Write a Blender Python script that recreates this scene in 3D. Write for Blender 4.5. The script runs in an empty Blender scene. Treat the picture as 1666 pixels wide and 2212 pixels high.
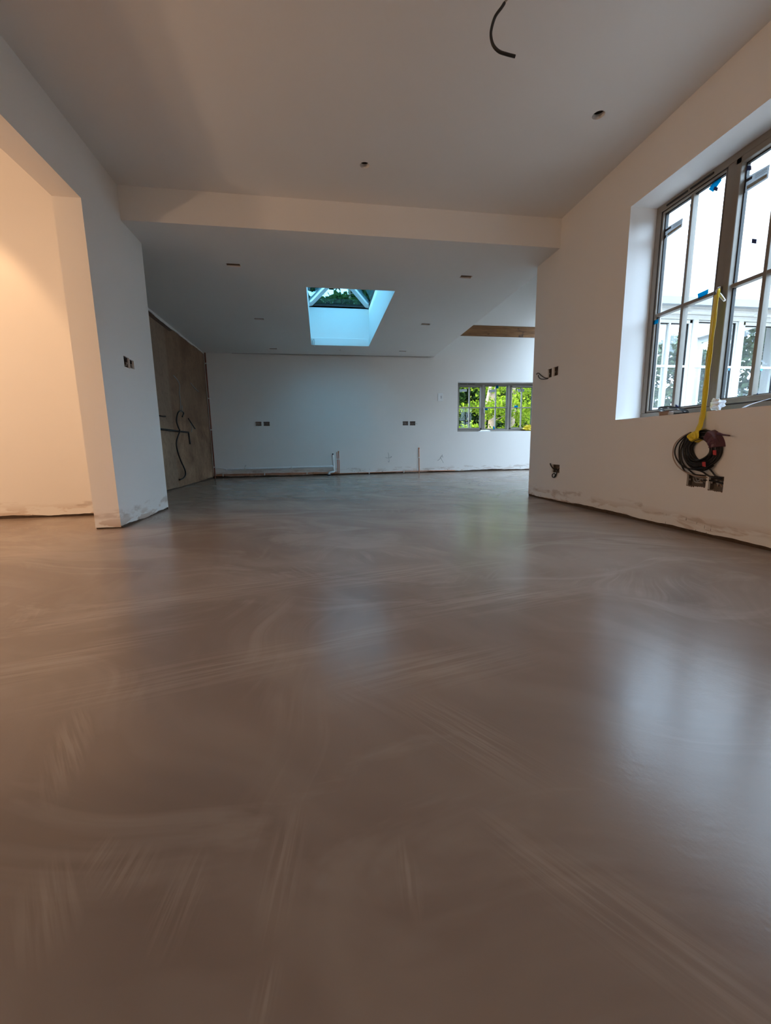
import bpy, bmesh, math, random
import numpy as np
from mathutils import Vector, Matrix

# ---------------------------------------------------------------- camera
EYE = 0.576                                   # lens height above the floor, metres
F_PX, PITCH, YAW, ROLL = 873.45, -0.1607, 0.1549, -0.0157
IW, IH = 1666, 2212
SC = bpy.context.scene
COL = SC.collection


def cam_dir(X, U, D):
    c, s = math.cos(ROLL), math.sin(ROLL); X, U = c*X - s*U, s*X + c*U
    c, s = math.cos(PITCH), math.sin(PITCH); yc = c*D - s*U; z = s*D + c*U
    c, s = math.cos(YAW), math.sin(YAW)
    return Vector((c*X + s*yc, -s*X + c*yc, z))


def at(u, v, ax, val):
    """photo pixel -> point on the axis-aligned wall/floor/ceiling plane it touches"""
    d = cam_dir((u - IW/2)/F_PX, -(v - IH/2)/F_PX, 1.0)
    o = Vector((0, 0, EYE))
    return o + d*((val - o[ax])/d[ax])


cam = bpy.data.cameras.new('camera')
cam.sensor_fit = 'VERTICAL'; cam.sensor_height = 36.0
cam.lens = F_PX/IH*36.0
cam.clip_start = 0.02; cam.clip_end = 200
camo = bpy.data.objects.new('camera', cam); COL.objects.link(camo)
rx, ux, fx = cam_dir(1, 0, 0), cam_dir(0, 1, 0), cam_dir(0, 0, 1)
camo.matrix_world = Matrix(((rx.x, ux.x, -fx.x, 0), (rx.y, ux.y, -fx.y, 0), (rx.z, ux.z, -fx.z, EYE), (0, 0, 0, 1)))
SC.camera = camo

# ---------------------------------------------------------------- world, sun, exposure
SC.view_settings.view_transform = 'Standard'
SC.view_settings.look = 'None'
SC.view_settings.exposure = 1.26
SC.view_settings.gamma = 1.0
SC.view_settings.use_curve_mapping = False
SC.cycles.use_denoising = True
SC.cycles.max_bounces = 7
SC.cycles.diffuse_bounces = 4
SC.cycles.glossy_bounces = 3
SC.cycles.transparent_max_bounces = 12
SC.cycles.use_adaptive_sampling = True
SC.cycles.adaptive_threshold = 0.1
SC.cycles.sample_clamp_indirect = 6.0
world = bpy.data.worlds.new('world'); SC.world = world
world.use_nodes = True
wbg = world.node_tree.nodes['Background']
wbg.inputs[0].default_value = (0.57, 0.775, 1.0, 1)
wbg.inputs[1].default_value = 4.75
sun = bpy.data.lights.new('sun', 'SUN'); sun.energy = 1.8; sun.angle = math.radians(1.2)
sun.color = (1.0, 0.93, 0.78)
suno = bpy.data.objects.new('sun', sun); COL.objects.link(suno)
suno.rotation_euler = Vector((0.97, 0.20, -0.16)).to_track_quat('-Z', 'Y').to_euler()

# ---------------------------------------------------------------- measured room
XR, XL = 2.311, -1.506            # right wall face, left wall face
ZC, ZB = 2.650, 2.3985            # front ceiling, beam underside = rear ceiling
YB, YBK = 3.852, 8.577            # beam face, back wall face
YRE, YPE, YPF = 4.262, 4.233, 3.262   # right wall end, pier end, pier front (jamb)
ZH, ZS, ZWH = 2.237, 0.755, 2.277     # opening head, sill, window head
XLI = -1.681                      # far face of left wall
YLR = 3.966                       # end wall of the left room
XBL = -2.145                      # stripped wall of rear room
XV = 2.40                         # edge of the flat rear ceiling, vault beyond
XOUT = 2.64                       # outer face of right wall
YFRONT = -2.6                     # wall behind the camera
rng = random.Random(7)

# ---------------------------------------------------------------- materials
MATS = {}


class NT:
    def __init__(s, name):
        s.m = bpy.data.materials.new(name); s.m.use_nodes = True
        s.t = s.m.node_tree; s.n = s.t.nodes; s.b = s.n['Principled BSDF']; s.out = s.n['Material Output']

    def node(s, kind, **kw):
        n = s.n.new(kind)
        for k, v in kw.items():
            if k.startswith('i_'):
                key = k[2:]
                n.inputs[int(key) if key.isdigit() else key.replace('_', ' ')].default_value = v
            else:
                setattr(n, k, v)
        return n

    def link(s, a, b): s.t.links.new(a, b)

    base = None

    def pos(s, scale=(1, 1, 1), rot=(0, 0, 0), loc=(0, 0, 0)):
        g = s.node('ShaderNodeNewGeometry'); m = s.node('ShaderNodeMapping')
        m.vector_type = 'TEXTURE'                 # turn first, then stretch
        m.inputs['Location'].default_value = [-x for x in loc]; m.inputs['Rotation'].default_value = [-x for x in rot]
        m.inputs['Scale'].default_value = [1/x for x in scale]
        s.link(s.base or g.outputs['Position'], m.inputs['Vector']); return m.outputs[0]

    def noise(s, vec, scale, detail=4, rough=.55, dist=0.0):
        n = s.node('ShaderNodeTexNoise'); n.inputs['Scale'].default_value = scale
        n.inputs['Detail'].default_value = detail; n.inputs['Roughness'].default_value = rough
        n.inputs['Distortion'].default_value = dist
        s.link(vec, n.inputs['Vector']); return n.outputs['Fac']

    def ramp(s, fac, stops):
        r = s.node('ShaderNodeValToRGB'); e = r.color_ramp.elements
        while len(e) < len(stops): e.new(0.5)
        for el, (p, c) in zip(e, stops):
            el.position = p; el.color = (c, c, c, 1) if isinstance(c, (int, float)) else (*c, 1)
        s.link(fac, r.inputs[0]); return r.outputs[0]

    def mix(s, fac, a, b):
        m = s.node('ShaderNodeMix'); m.data_type = 'RGBA'
        for sock, v in ((m.inputs[0], fac), (m.inputs[6], a), (m.inputs[7], b)):
            if hasattr(v, 'links'): s.link(v, sock)
            else: sock.default_value = v if isinstance(v, (int, float)) else (*v, 1)
        return m.outputs[2]

    def math(s, op, a, b=0.0, clamp=False):
        m = s.node('ShaderNodeMath'); m.operation = op; m.use_clamp = clamp
        for sock, v in ((m.inputs[0], a), (m.inputs[1], b)):
            if hasattr(v, 'links'): s.link(v, sock)
            else: sock.default_value = v
        return m.outputs[0]

    def bump(s, h, strength=.2, dist=.002):
        b = s.node('ShaderNodeBump'); b.inputs['Strength'].default_value = strength
        b.inputs['Distance'].default_value = dist
        s.link(h, b.inputs['Height']); s.link(b.outputs[0], s.b.inputs['Normal'])


def M(name): return MATS[name]


def simple(name, col, rough=.6, metal=0.0, var=.08, scale=30, bump=0.0, spec=None):
    t = NT(name)
    n = t.noise(t.pos(), scale, 3)
    lo = tuple(c*(1 - var) for c in col); hi = tuple(min(1, c*(1 + var)) for c in col)
    t.link(t.mix(n, lo, hi), t.b.inputs['Base Color'])
    t.b.inputs['Roughness'].default_value = rough; t.b.inputs['Metallic'].default_value = metal
    if spec is not None: t.b.inputs['Specular IOR Level'].default_value = spec
    if bump: t.bump(n, bump, .003)
    MATS[name] = t.m; return t


def plaster(name, col, stain=0.0, spec=.25):
    t = NT(name)
    P = t.pos()
    n1 = t.noise(P, 1.3, 4, .6); n2 = t.noise(P, 9, 3)
    c = t.mix(t.math('MULTIPLY_ADD', n1, .7, ), tuple(x*.93 for x in col), col)
    if stain:
        z = t.node('ShaderNodeSeparateXYZ'); t.link(P, z.inputs[0]); zz = z.outputs[2]
        low = t.ramp(zz, [(0.015, 1.0), (0.13, 0.0)])                   # where filler was skimmed off
        patch = t.noise(t.pos((1.6, 1.6, 7)), 2.2, 4, .6, .5)
        m = t.math('MULTIPLY', low, t.ramp(patch, [(.50, 0.0), (.57, 1.0)]))
        c = t.mix(t.math('MULTIPLY', m, .6*stain), c, (.42, .24, .13))
        # damp smears a hand higher up
        band = t.math('MULTIPLY', t.ramp(zz, [(.06, 0.0), (.085, 1.0)]), t.ramp(zz, [(.125, 1.0), (.15, 0.0)]))
        smear = t.noise(t.pos((2.6, 2.6, 9), loc=(3.7, 1.1, 0)), 1.7, 3, .6, .3)
        m2 = t.math('MULTIPLY', band, t.ramp(smear, [(.53, 0.0), (.62, 1.0)]))
        c = t.mix(t.math('MULTIPLY', m2, .36*stain), c, (.34, .22, .15))
        # small dark trowel nicks
        nick = t.noise(t.pos((55, 55, 16)), 1.0, 1)
        zone = t.noise(t.pos((1.5, 1.5, 1.5), loc=(9, 2, 0)), 1.0, 2)
        m3 = t.math('MULTIPLY', t.math('MULTIPLY', t.ramp(zz, [(.075, 1.0), (.1, 0.0)]), t.ramp(nick, [(.68, 0.0), (.71, 1.0)])),
                    t.ramp(zone, [(.5, 0.0), (.56, 1.0)]))
        c = t.mix(t.math('MULTIPLY', m3, .8*stain), c, (.09, .07, .06))
    t.link(c, t.b.inputs['Base Color'])
    t.b.inputs['Roughness'].default_value = .75
    t.b.inputs['Specular IOR Level'].default_value = spec
    t.bump(n2, .12, .0015)
    MATS[name] = t.m


plaster('plaster', (.835, .805, .775))
plaster('plaster_wall', (.835, .805, .775), 1.0)
plaster('paint_white', (.84, .84, .84))
simple('render_white', (.80, .80, .78), .85, bump=.2, scale=60)
simple('bare_edge', (.085, .055, .038), .95, var=.5, scale=25, bump=.5)
simple('void', (.03, .025, .022), .95)
simple('pad_navy', (.012, .03, .13), .6)
simple('pad_blue', (.10, .38, .85), .5)
simple('cable_black', (.012, .011, .012), .38)
simple('cable_grey', (.32, .31, .30), .5)
simple('wire_copper', (.45, .2, .09), .35, 1.0)
simple('copper_dull', (.22, .075, .045), .6, .3, var=.3, scale=14)
simple('copper', (.62, .27, .15), .38, .85, var=.25, scale=14)
simple('plastic_white', (.82, .83, .84), .35)
simple('plastic_clip', (.75, .73, .70), .5)
simple('collar_blue', (.012, .02, .05), .5)
simple('galvanised', (.20, .17, .15), .55, .5, var=.4, scale=60)
simple('box_rust', (.10, .055, .035), .8, .2, var=.5, scale=80)
simple('tape_yellow', (.75, .56, .02), .38, var=.1, scale=50)
simple('tape_red', (.55, .05, .05), .5)
simple('film_purple', (.085, .022, .035), .35, var=.3, scale=40)
simple('frame_paint', (.21, .185, .155), .5)
simple('frame_white', (.78, .78, .75), .45)
simple('gasket', (.012, .012, .013), .6)
simple('spacer', (.40, .45, .48), .4, .3)
simple('steel', (.62, .62, .63), .28, 1.0)
simple('label_ink', (.03, .03, .04), .6)
simple('paper', (.78, .80, .84), .7)
simple('soil', (.16, .13, .10), .95, var=.3, scale=6)
simple('paving', (.36, .34, .31), .9, var=.2, scale=8)
simple('gutter', (.24, .25, .26), .5)
simple('lamp_ring', (.8, .8, .8), .35)
simple('bark', (.34, .24, .17), .9, var=.4, scale=12, bump=.8)
simple('sheath_brown', (.35, .25, .19), .5)


def floor_material():
    t = NT('resin_floor')
    P = t.pos()
    # trowel sweeps: noise stretched along two directions, warped by a slow field
    # bend every later coordinate by a slow field so the trowel arcs curl
    nz = t.node('ShaderNodeTexNoise'); nz.inputs['Scale'].default_value = .75; nz.inputs['Detail'].default_value = 2
    t.link(P, nz.inputs['Vector'])
    ctr = t.node('ShaderNodeVectorMath'); ctr.operation = 'SUBTRACT'; ctr.inputs[1].default_value = (.5, .5, .5); t.link(nz.outputs['Color'], ctr.inputs[0])
    amp = t.node('ShaderNodeVectorMath'); amp.operation = 'MULTIPLY_ADD'; amp.inputs[1].default_value = (1.1, 1.1, 0)
    t.link(ctr.outputs[0], amp.inputs[0]); t.link(P, amp.inputs[2]); t.base = amp.outputs[0]
    warp = t.noise(P, .6, 2)
    a = t.noise(t.pos((.7, 2.2, 1), (0, 0, .5)), 1.0, 4, .56, .5)
    b = t.noise(t.pos((2.2, .7, 1), (0, 0, -.35)), 1.0, 4, .56, .5)
    ab = t.mix(t.ramp(warp, [(.40, 0.0), (.60, 1.0)]), a, b)
    sweep = t.ramp(ab, [(.28, 0.0), (.46, .34), (.54, .62), (.72, 1.0)])
    def streaks(rot, off, sc, lo, hi):
        f = t.noise(t.pos((sc, sc*.07, 1), (0, 0, rot), off), 1.0, 3, .6, .3)
        z = t.noise(t.pos((1, 1, 1), (0, 0, rot), off), 1.3, 3, .6, .6)
        return t.math('MULTIPLY', t.ramp(f, [(.45, 0.0), (.68, 1.0)]), t.ramp(z, [(lo, 0.0), (hi, 1.0)]))
    s1 = streaks(.42, (4, 1, 0), 30, .58, .70)
    s2 = streaks(-.5, (1, 7, 0), 42, .58, .70)
    comb = t.math('MAXIMUM', s1, s2)
    # single trowel strokes where they lie on the floor: centre, half width, half length, direction, stroke family
    t.base = None
    fams = []
    for rot, sc in ((.12, 120), (-.62, 110), (1.35, 60)):
        fams.append(t.ramp(t.noise(t.pos((sc, sc*.05, 1), (0, 0, rot)), 1.0, 2, .62, .3), [(.40, 0.0), (.62, 1.0)]))
    strokes = None
    for u, v, hx, hy, rot, fam in ((612, 1866, .026, .085, .12, 0), (1300, 1955, .045, .16, -.62, 1), (1180, 1880, .030, .11, -.5, 1), (280, 1880, .045, .035, .3, 0),
                                   (215, 1850, .018, .03, .1, 0), (390, 1940, .03, .06, .0, 0), (150, 1610, .035, .15, -.35, 1), (480, 1440, .10, .40, 1.35, 2),
                                   (720, 1392, .07, .34, 1.2, 2), (1010, 1590, .07, .16, -.62, 1), (950, 1440, .09, .28, 1.5, 2), (560, 1265, .12, .5, 1.3, 2),
                                   (860, 1240, .14, .5, 1.45, 2), (1060, 1295, .12, .45, 1.5, 2), (330, 1300, .12, .45, 1.2, 2), (120, 1430, .08, .36, 1.0, 2),
                                   (1500, 2080, .04, .13, -.4, 1), (575, 2150, .014, .03, .2, 0), (880, 1890, .015, .05, .0, 0), (110, 1950, .04, .07, -.4, 1)):
        p = at(u, v, 2, 0.0)
        m_ = t.node('ShaderNodeMapping'); m_.vector_type = 'TEXTURE'
        m_.inputs['Location'].default_value = p; m_.inputs['Rotation'].default_value = (0, 0, -rot); m_.inputs['Scale'].default_value = (hx, hy, 1)
        t.link(P, m_.inputs['Vector'])
        ln_ = t.node('ShaderNodeVectorMath'); ln_.operation = 'LENGTH'; t.link(m_.outputs[0], ln_.inputs[0])
        k_ = t.math('MULTIPLY', t.math('SUBTRACT', 1.25, ln_.outputs['Value'], True), fams[fam])
        strokes = k_ if strokes is None else t.math('MAXIMUM', strokes, k_)
    t.base = amp.outputs[0]
    wipe = t.ramp(t.noise(t.pos((.9, 2.8, 1), (0, 0, .15), (2, 5, 0)), 1.0, 5, .62, .9), [(.54, 0.0), (.62, 1.0)])
    patch = t.noise(P, .55, 3)
    c = t.mix(sweep, (.225, .168, .135), (.360, .292, .246))
    c = t.mix(t.math('MULTIPLY', t.ramp(patch, [(.4, 0.0), (.65, 1.0)]), .35), c, (.235, .160, .126))
    c = t.mix(t.math('MULTIPLY', wipe, .42), c, (.39, .325, .28))
    c = t.mix(t.math('MULTIPLY', comb, .46), c, (.42, .345, .295))
    c = t.mix(t.math('MULTIPLY', strokes, .36, True), c, (.48, .395, .335))
    t.link(c, t.b.inputs['Base Color'])
    r = t.ramp(sweep, [(0.0, .205), (1.0, .260)])
    t.link(r, t.b.inputs['Roughness'])
    t.b.inputs['Specular IOR Level'].default_value = .37
    peel = t.noise(P, 120, 2)
    t.base = None
    ridge = t.noise(t.pos((6, 22, 1), (0, 0, .4)), 1.0, 2)
    h = t.math('ADD', t.math('MULTIPLY', ridge, .9), t.math('MULTIPLY', peel, .34))
    t.bump(h, .22, .002)
    MATS['floor'] = t.m


floor_material()


def stripped_material():
    t = NT('stripped_plaster')
    P = t.pos()
    z = t.node('ShaderNodeSeparateXYZ'); t.link(P, z.inputs[0])
    n = t.noise(t.pos((1, 1, 1)), 1.6, 6, .65, .6); f = t.noise(P, 14, 4)
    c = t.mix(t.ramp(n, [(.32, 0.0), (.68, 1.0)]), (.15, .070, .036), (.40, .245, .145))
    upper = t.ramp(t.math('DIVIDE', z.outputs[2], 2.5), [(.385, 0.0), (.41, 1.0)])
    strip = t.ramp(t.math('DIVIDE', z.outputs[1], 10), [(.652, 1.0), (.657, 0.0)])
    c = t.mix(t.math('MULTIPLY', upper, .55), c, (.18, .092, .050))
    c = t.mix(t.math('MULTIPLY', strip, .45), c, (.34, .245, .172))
    c = t.mix(t.math('MULTIPLY', t.ramp(f, [(.35, 1.0), (.5, 0.0)]), .25), c, (.10, .06, .04))
    t.link(c, t.b.inputs['Base Color']); t.b.inputs['Roughness'].default_value = .9
    t.bump(f, .4, .004); MATS['stripped'] = t.m


stripped_material()


def timber_material():
    t = NT('timber')
    g = t.noise(t.pos((1.2, 14, 14)), 2.0, 5, .6, 1.0)
    k = t.noise(t.pos((4, 8, 9)), 1.4, 1)
    c = t.mix(t.ramp(g, [(.3, 0.0), (.7, 1.0)]), (.15, .062, .022), (.33, .16, .062))
    c = t.mix(t.ramp(k, [(.64, 0.0), (.72, 1.0)]), c, (.05, .02, .01))
    t.link(c, t.b.inputs['Base Color']); t.b.inputs['Roughness'].default_value = .75; MATS['timber'] = t.m


timber_material()


def glass(name, tint, refl=.06, haze=0.0, edge=.9):
    t = NT(name)
    t.n.remove(t.b)
    tr = t.node('ShaderNodeBsdfTransparent'); tr.inputs[0].default_value = (*tint, 1)
    gl = t.node('ShaderNodeBsdfGlossy'); gl.inputs['Roughness'].default_value = .01
    gl.inputs[0].default_value = (.95, .97, 1, 1)
    lw = t.node('ShaderNodeLayerWeight'); lw.inputs[0].default_value = .12
    fac = t.math('MULTIPLY_ADD', lw.outputs['Fresnel'], edge); fac.node.inputs[2].default_value = refl
    fac.node.use_clamp = True
    mx = t.node('ShaderNodeMixShader')
    t.link(fac, mx.inputs[0]); t.link(tr.outputs[0], mx.inputs[1]); t.link(gl.outputs[0], mx.inputs[2])
    last = mx
    if haze:
        df = t.node('ShaderNodeBsdfDiffuse'); df.inputs[0].default_value = (.8, .82, .85, 1)
        n = t.noise(t.pos((1, 1, .5)), 3, 5)
        m2 = t.node('ShaderNodeMixShader')
        t.link(t.math('MULTIPLY', n, haze), m2.inputs[0]); t.link(mx.outputs[0], m2.inputs[1]); t.link(df.outputs[0], m2.inputs[2])
        last = m2
    t.link(last.outputs[0], t.out.inputs[0]); MATS[name] = t.m


glass('glass_clear', (.97, .985, .98), .02, 0, .55)
glass('glass_court', (.92, .94, .95), .05, .10, .6)
glass('glass_solar', (.35, .55, .60), .03, 0, .5)


def leaf_material(name, c1, c2, trans=.45):
    t = NT(name); t.n.remove(t.b)
    oi = t.node('ShaderNodeNewGeometry')
    c = t.mix(oi.outputs['Random Per Island'], c1, c2)
    d = t.node('ShaderNodeBsdfDiffuse'); tl = t.node('ShaderNodeBsdfTranslucent')
    t.link(c, d.inputs[0]); t.link(c, tl.inputs[0])
    mx = t.node('ShaderNodeMixShader'); mx.inputs[0].default_value = trans
    t.link(d.outputs[0], mx.inputs[1]); t.link(tl.outputs[0], mx.inputs[2]); t.link(mx.outputs[0], t.out.inputs[0])
    MATS[name] = t.m


def film(name, col, trans):
    t = NT(name); t.n.remove(t.b)
    n = t.noise(t.pos(), 60, 2); c = t.mix(n, tuple(x*.9 for x in col), col)
    d = t.node('ShaderNodeBsdfDiffuse'); tl = t.node('ShaderNodeBsdfTranslucent'); t.link(c, d.inputs[0]); t.link(c, tl.inputs[0])
    mx = t.node('ShaderNodeMixShader'); mx.inputs[0].default_value = trans
    t.link(d.outputs[0], mx.inputs[1]); t.link(tl.outputs[0], mx.inputs[2]); t.link(mx.outputs[0], t.out.inputs[0]); MATS[name] = t.m


film('tape_blue', (.0, .10, .22), .6)
film('label_card', (.16, .165, .17), .6)
film('label_tan', (.36, .28, .19), .6)
leaf_material('leaf_bright', (.08, .15, .008), (.31, .38, .03), .45)
leaf_material('leaf_dark', (.012, .03, .008), (.05, .10, .02), .3)
leaf_material('leaf_far', (.02, .05, .015), (.08, .14, .04), .35)
leaf_material('leaf_hedge', (.035, .05, .03), (.10, .14, .08), .25)


def emit(name, col, st):
    t = NT(name); t.n.remove(t.b)
    e = t.node('ShaderNodeEmission'); e.inputs[0].default_value = (*col, 1); e.inputs[1].default_value = st
    t.link(e.outputs[0], t.out.inputs[0]); MATS[name] = t.m


emit('lamp_glow', (1.0, .60, .30), 8.0)


# ---------------------------------------------------------------- mesh helpers
class MB:
    def __init__(s): s.v = []; s.f = []; s.mi = []; s.mats = []; s.smooth = []

    def _m(s, mat):
        if mat not in s.mats: s.mats.append(mat)
        return s.mats.index(mat)

    def poly(s, pts, mat, smooth=False):
        i = len(s.v); s.v += [tuple(p) for p in pts]
        s.f.append(tuple(range(i, i + len(pts)))); s.mi.append(s._m(mat)); s.smooth.append(smooth); return s

    def mesh(s, vs, fs, mat, smooth=False):
        i = len(s.v); s.v += [tuple(p) for p in vs]; k = s._m(mat)
        for f in fs: s.f.append(tuple(i + j for j in f)); s.mi.append(k); s.smooth.append(smooth)
        return s

    def box(s, a, b, mat, bev=0.0):
        lo = [min(x, y) for x, y in zip(a, b)]; hi = [max(x, y) for x, y in zip(a, b)]
        if bev > 0:
            bm = bmesh.new(); bmesh.ops.create_cube(bm, size=1)
            for v in bm.verts:
                v.co = Vector([(l + h)/2 + c*(h - l) for l, h, c in zip(lo, hi, v.co)])
            bmesh.ops.bevel(bm, geom=bm.edges[:], offset=bev, segments=1, affect='EDGES')
            bm.verts.index_update()
            s.mesh([v.co[:] for v in bm.verts], [[v.index for v in f.verts] for f in bm.faces], mat)
            bm.free(); return s
        x0, y0, z0 = lo; x1, y1, z1 = hi
        vs = [(x0, y0, z0), (x1, y0, z0), (x1, y1, z0), (x0, y1, z0), (x0, y0, z1), (x1, y0, z1), (x1, y1, z1), (x0, y1, z1)]
        return s.mesh(vs, [(0, 3, 2, 1), (4, 5, 6, 7), (0, 1, 5, 4), (1, 2, 6, 5), (2, 3, 7, 6), (3, 0, 4, 7)], mat)

    def prism(s, pts, d, mat):
        n = len(pts); d = Vector(d); a = [Vector(p) for p in pts]; b = [p + d for p in a]
        fs = [tuple(range(n - 1, -1, -1)), tuple(range(n, 2*n))] + [(i, (i + 1) % n, n + (i + 1) % n, n + i) for i in range(n)]
        return s.mesh(a + b, fs, mat)

    def tube(s, path, r, mat, seg=8, cap=True):
        P = [Vector(p) for p in path]; n = len(P)
        R = r if isinstance(r, (list, tuple)) else [r]*n
        T = [(P[min(i + 1, n - 1)] - P[max(i - 1, 0)]).normalized() for i in range(n)]
        up = Vector((0, 0, 1)) if abs(T[0].z) < .9 else Vector((1, 0, 0))
        a = T[0].cross(up).normalized(); vs = []
        for i in range(n):
            a = (a - T[i]*a.dot(T[i])).normalized(); b = T[i].cross(a)
            for k in range(seg):
                w = 2*math.pi*k/seg
                vs.append(P[i] + (a*math.cos(w) + b*math.sin(w))*R[i])
        fs = [(i*seg + k, i*seg + (k + 1) % seg, (i + 1)*seg + (k + 1) % seg, (i + 1)*seg + k) for i in range(n - 1) for k in range(seg)]
        s.mesh(vs, fs, mat, True)
        if cap:
            s.poly(vs[:seg][::-1], mat); s.poly(vs[-seg:], mat)
        return s

    def build(s, name, parent=None, loc=None, rz=0.0):
        me = bpy.data.meshes.new(name); me.from_pydata([tuple(v) for v in s.v], [], s.f)
        for m in s.mats: me.materials.append(MATS[m])
        me.polygons.foreach_set('material_index', s.mi); me.polygons.foreach_set('use_smooth', s.smooth)
        me.update()
        o = bpy.data.objects.new(name, me); COL.objects.link(o)
        if parent is not None: o.parent = parent
        if loc is not None: o.location = loc
        o.rotation_euler[2] = rz
        return o


def spline(pts, n=8):
    P = [Vector(p) for p in pts]
    if len(P) < 3: return P
    P = [2*P[0] - P[1]] + P + [2*P[-1] - P[-2]]; out = []
    for i in range(1, len(P) - 2):
        p0, p1, p2, p3 = P[i-1:i+3]
        for k in range(n):
            t = k/n
            out.append(.5*((2*p1) + (p2 - p0)*t + (2*p0 - 5*p1 + 4*p2 - p3)*t*t + (3*p1 - p0 - 3*p2 + p3)*t**3))
    out.append(P[-2]); return out


def tag(o, label, cat=None, group=None, kind=None):
    o['label'] = label
    if cat: o['category'] = cat
    if group: o['group'] = group
    if kind: o['kind'] = kind
    return o


def struct(o, label): return tag(o, label, None, None, 'structure')


def empty(name, loc=(0, 0, 0), rz=0.0):
    o = bpy.data.objects.new(name, None); COL.objects.link(o); o.location = loc; o.rotation_euler[2] = rz
    o.empty_display_size = .05
    return o


def jagged(seed, base, amp, step=.35):
    r = random.Random(seed); ph = [r.uniform(0, 7) for _ in range(6)]

    def f(u):
        x = (math.sin(u*2.1 + ph[0]) + math.sin(u*5.3 + ph[1])*.6 + math.sin(u*13 + ph[2])*.35 + math.sin(u*31 + ph[3])*.2 + math.sin(u*77 + ph[4])*.1)/2.2
        return max(.004, base + amp*x)
    return f


def panel(mb, O, U, V, N, u0, u1, v0, v1, holes=(), mat='plaster', th=.012, jag=None, vj=.08):
    """flat skin with real holes; the lower edge may be ragged, with a rough strip set back behind it"""
    O, U, V, N = Vector(O), Vector(U), Vector(V), Vector(N)
    def P(u, v, d=0.0): return O + U*u + V*v - N*d
    hs = [(max(u0, h[0]), min(u1, h[1]), max(v0, h[2]), min(v1, h[3]), h[4], h[5]) for h in holes]
    us = sorted({u0, u1} | {h[0] for h in hs} | {h[1] for h in hs})
    vb = vj if jag else v0
    vs = sorted({vb, v1} | {h[2] for h in hs if h[2] > vb} | {h[3] for h in hs})
    for a, b in zip(us, us[1:]):
        for c, d in zip(vs, vs[1:]):
            m, n = (a + b)/2, (c + d)/2
            if any(h[0] < m < h[1] and h[2] < n < h[3] for h in hs): continue
            mb.poly([P(a, c), P(b, c), P(b, d), P(a, d)], mat)
    for h in hs:
        a, b, c, d, dep, rm = h
        if rm is None: continue
        if c > v0: mb.poly([P(a, c), P(b, c), P(b, c, dep), P(a, c, dep)], rm)
        mb.poly([P(a, d), P(b, d), P(b, d, dep), P(a, d, dep)], rm)
        if a > u0: mb.poly([P(a, c), P(a, d), P(a, d, dep), P(a, c, dep)], rm)
        if b < u1: mb.poly([P(b, c), P(b, d), P(b, d, dep), P(b, c, dep)], rm)
    if jag:
        runs = []
        for a, b in zip(us, us[1:]):
            if any(h[0] < (a + b)/2 < h[1] and h[2] < vj for h in hs): continue
            runs.append((a, b))
        for a, b in runs:
            n = max(2, int((b - a)/.022)); uu = [a + (b - a)*i/n for i in range(n + 1)]
            for p, q in zip(uu, uu[1:]):
                jp, jq = v0 + jag(p), v0 + jag(q)
                mb.poly([P(p, jp), P(q, jq), P(q, vb), P(p, vb)], mat)
                mb.poly([P(p, jp), P(q, jq), P(q, jq, th), P(p, jp, th)], mat)
            mb.poly([P(a, v0 - .01, th), P(b, v0 - .01, th), P(b, vb + .02, th), P(a, vb + .02, th)], 'bare_edge')
    return mb


X, Y, Z = (1, 0, 0), (0, 1, 0), (0, 0, 1)
NX, NY, NZ = (-1, 0, 0), (0, -1, 0), (0, 0, -1)

# ---------------------------------------------------------------- where the cut boxes sit (wall u, z centre, w, h)
BOX_BACK = [(-1.208, 1.063, .112, .082), (-1.052, 1.062, .120, .082), (1.796, 1.052, .118, .084), (1.953, 1.051, .120, .086)]
BOX_RIGHT = [(3.932, 1.279, .072, .086), (3.824, 1.279, .080, .084), (3.738, .331, .13, .080), (2.192, .338, .132, .074), (2.062, .330, .094, .084)]
BOX_PIER = [(3.672, 1.274, .096, .082), (3.764, 1.276, .074, .068)]
WIN_R = (1.285, 2.947, ZS, ZWH)
WIN_B = (2.945, 4.83, .868, 1.915)
SLOT = (2.35, 5.9, 2.835, 3.06)

# ---------------------------------------------------------------- floor
mb = MB(); mb.box((-4.7, -2.7, -.12), (7.3, 8.7, 0), 'floor')
struct(mb.build('floor'), 'troweled brown grey resin floor with cloudy sweeps and soft reflections')

# ---------------------------------------------------------------- right wall
def hole(b, dep=.014, m='plaster'): return (b[0] - b[2]/2, b[0] + b[2]/2, b[1] - b[3]/2, b[1] + b[3]/2, dep, m)


mb = MB()
panel(mb, (XR, 0, 0), Y, Z, NX, YFRONT, YRE, 0, ZC, [(*WIN_R, .225, 'paint_white')] + [hole(b) for b in BOX_RIGHT], 'plaster_wall',
      jag=jagged(3, .022, .014))
panel(mb, (0, YRE, 0), X, Z, Y, XR, 2.72, 0, ZB + .3, [], 'plaster_wall', jag=jagged(4, .02, .012))
c0, c1 = XR + .065, XOUT
mb.box((c0, YFRONT, 0), (c1, WIN_R[0] - .003, ZC + .25), 'render_white'); mb.box((c0, WIN_R[1] + .003, 0), (c1, YRE - .02, ZC + .25), 'render_white')
mb.box((c0, WIN_R[0], 0), (c1, WIN_R[1], ZS - .003), 'render_white'); mb.box((c0, WIN_R[0], ZWH + .003), (c1, WIN_R[1], ZC + .25), 'render_white')
struct(mb.build('wall_right'), 'right wall of skimmed pink grey plaster with tall window and ragged foot')

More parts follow.
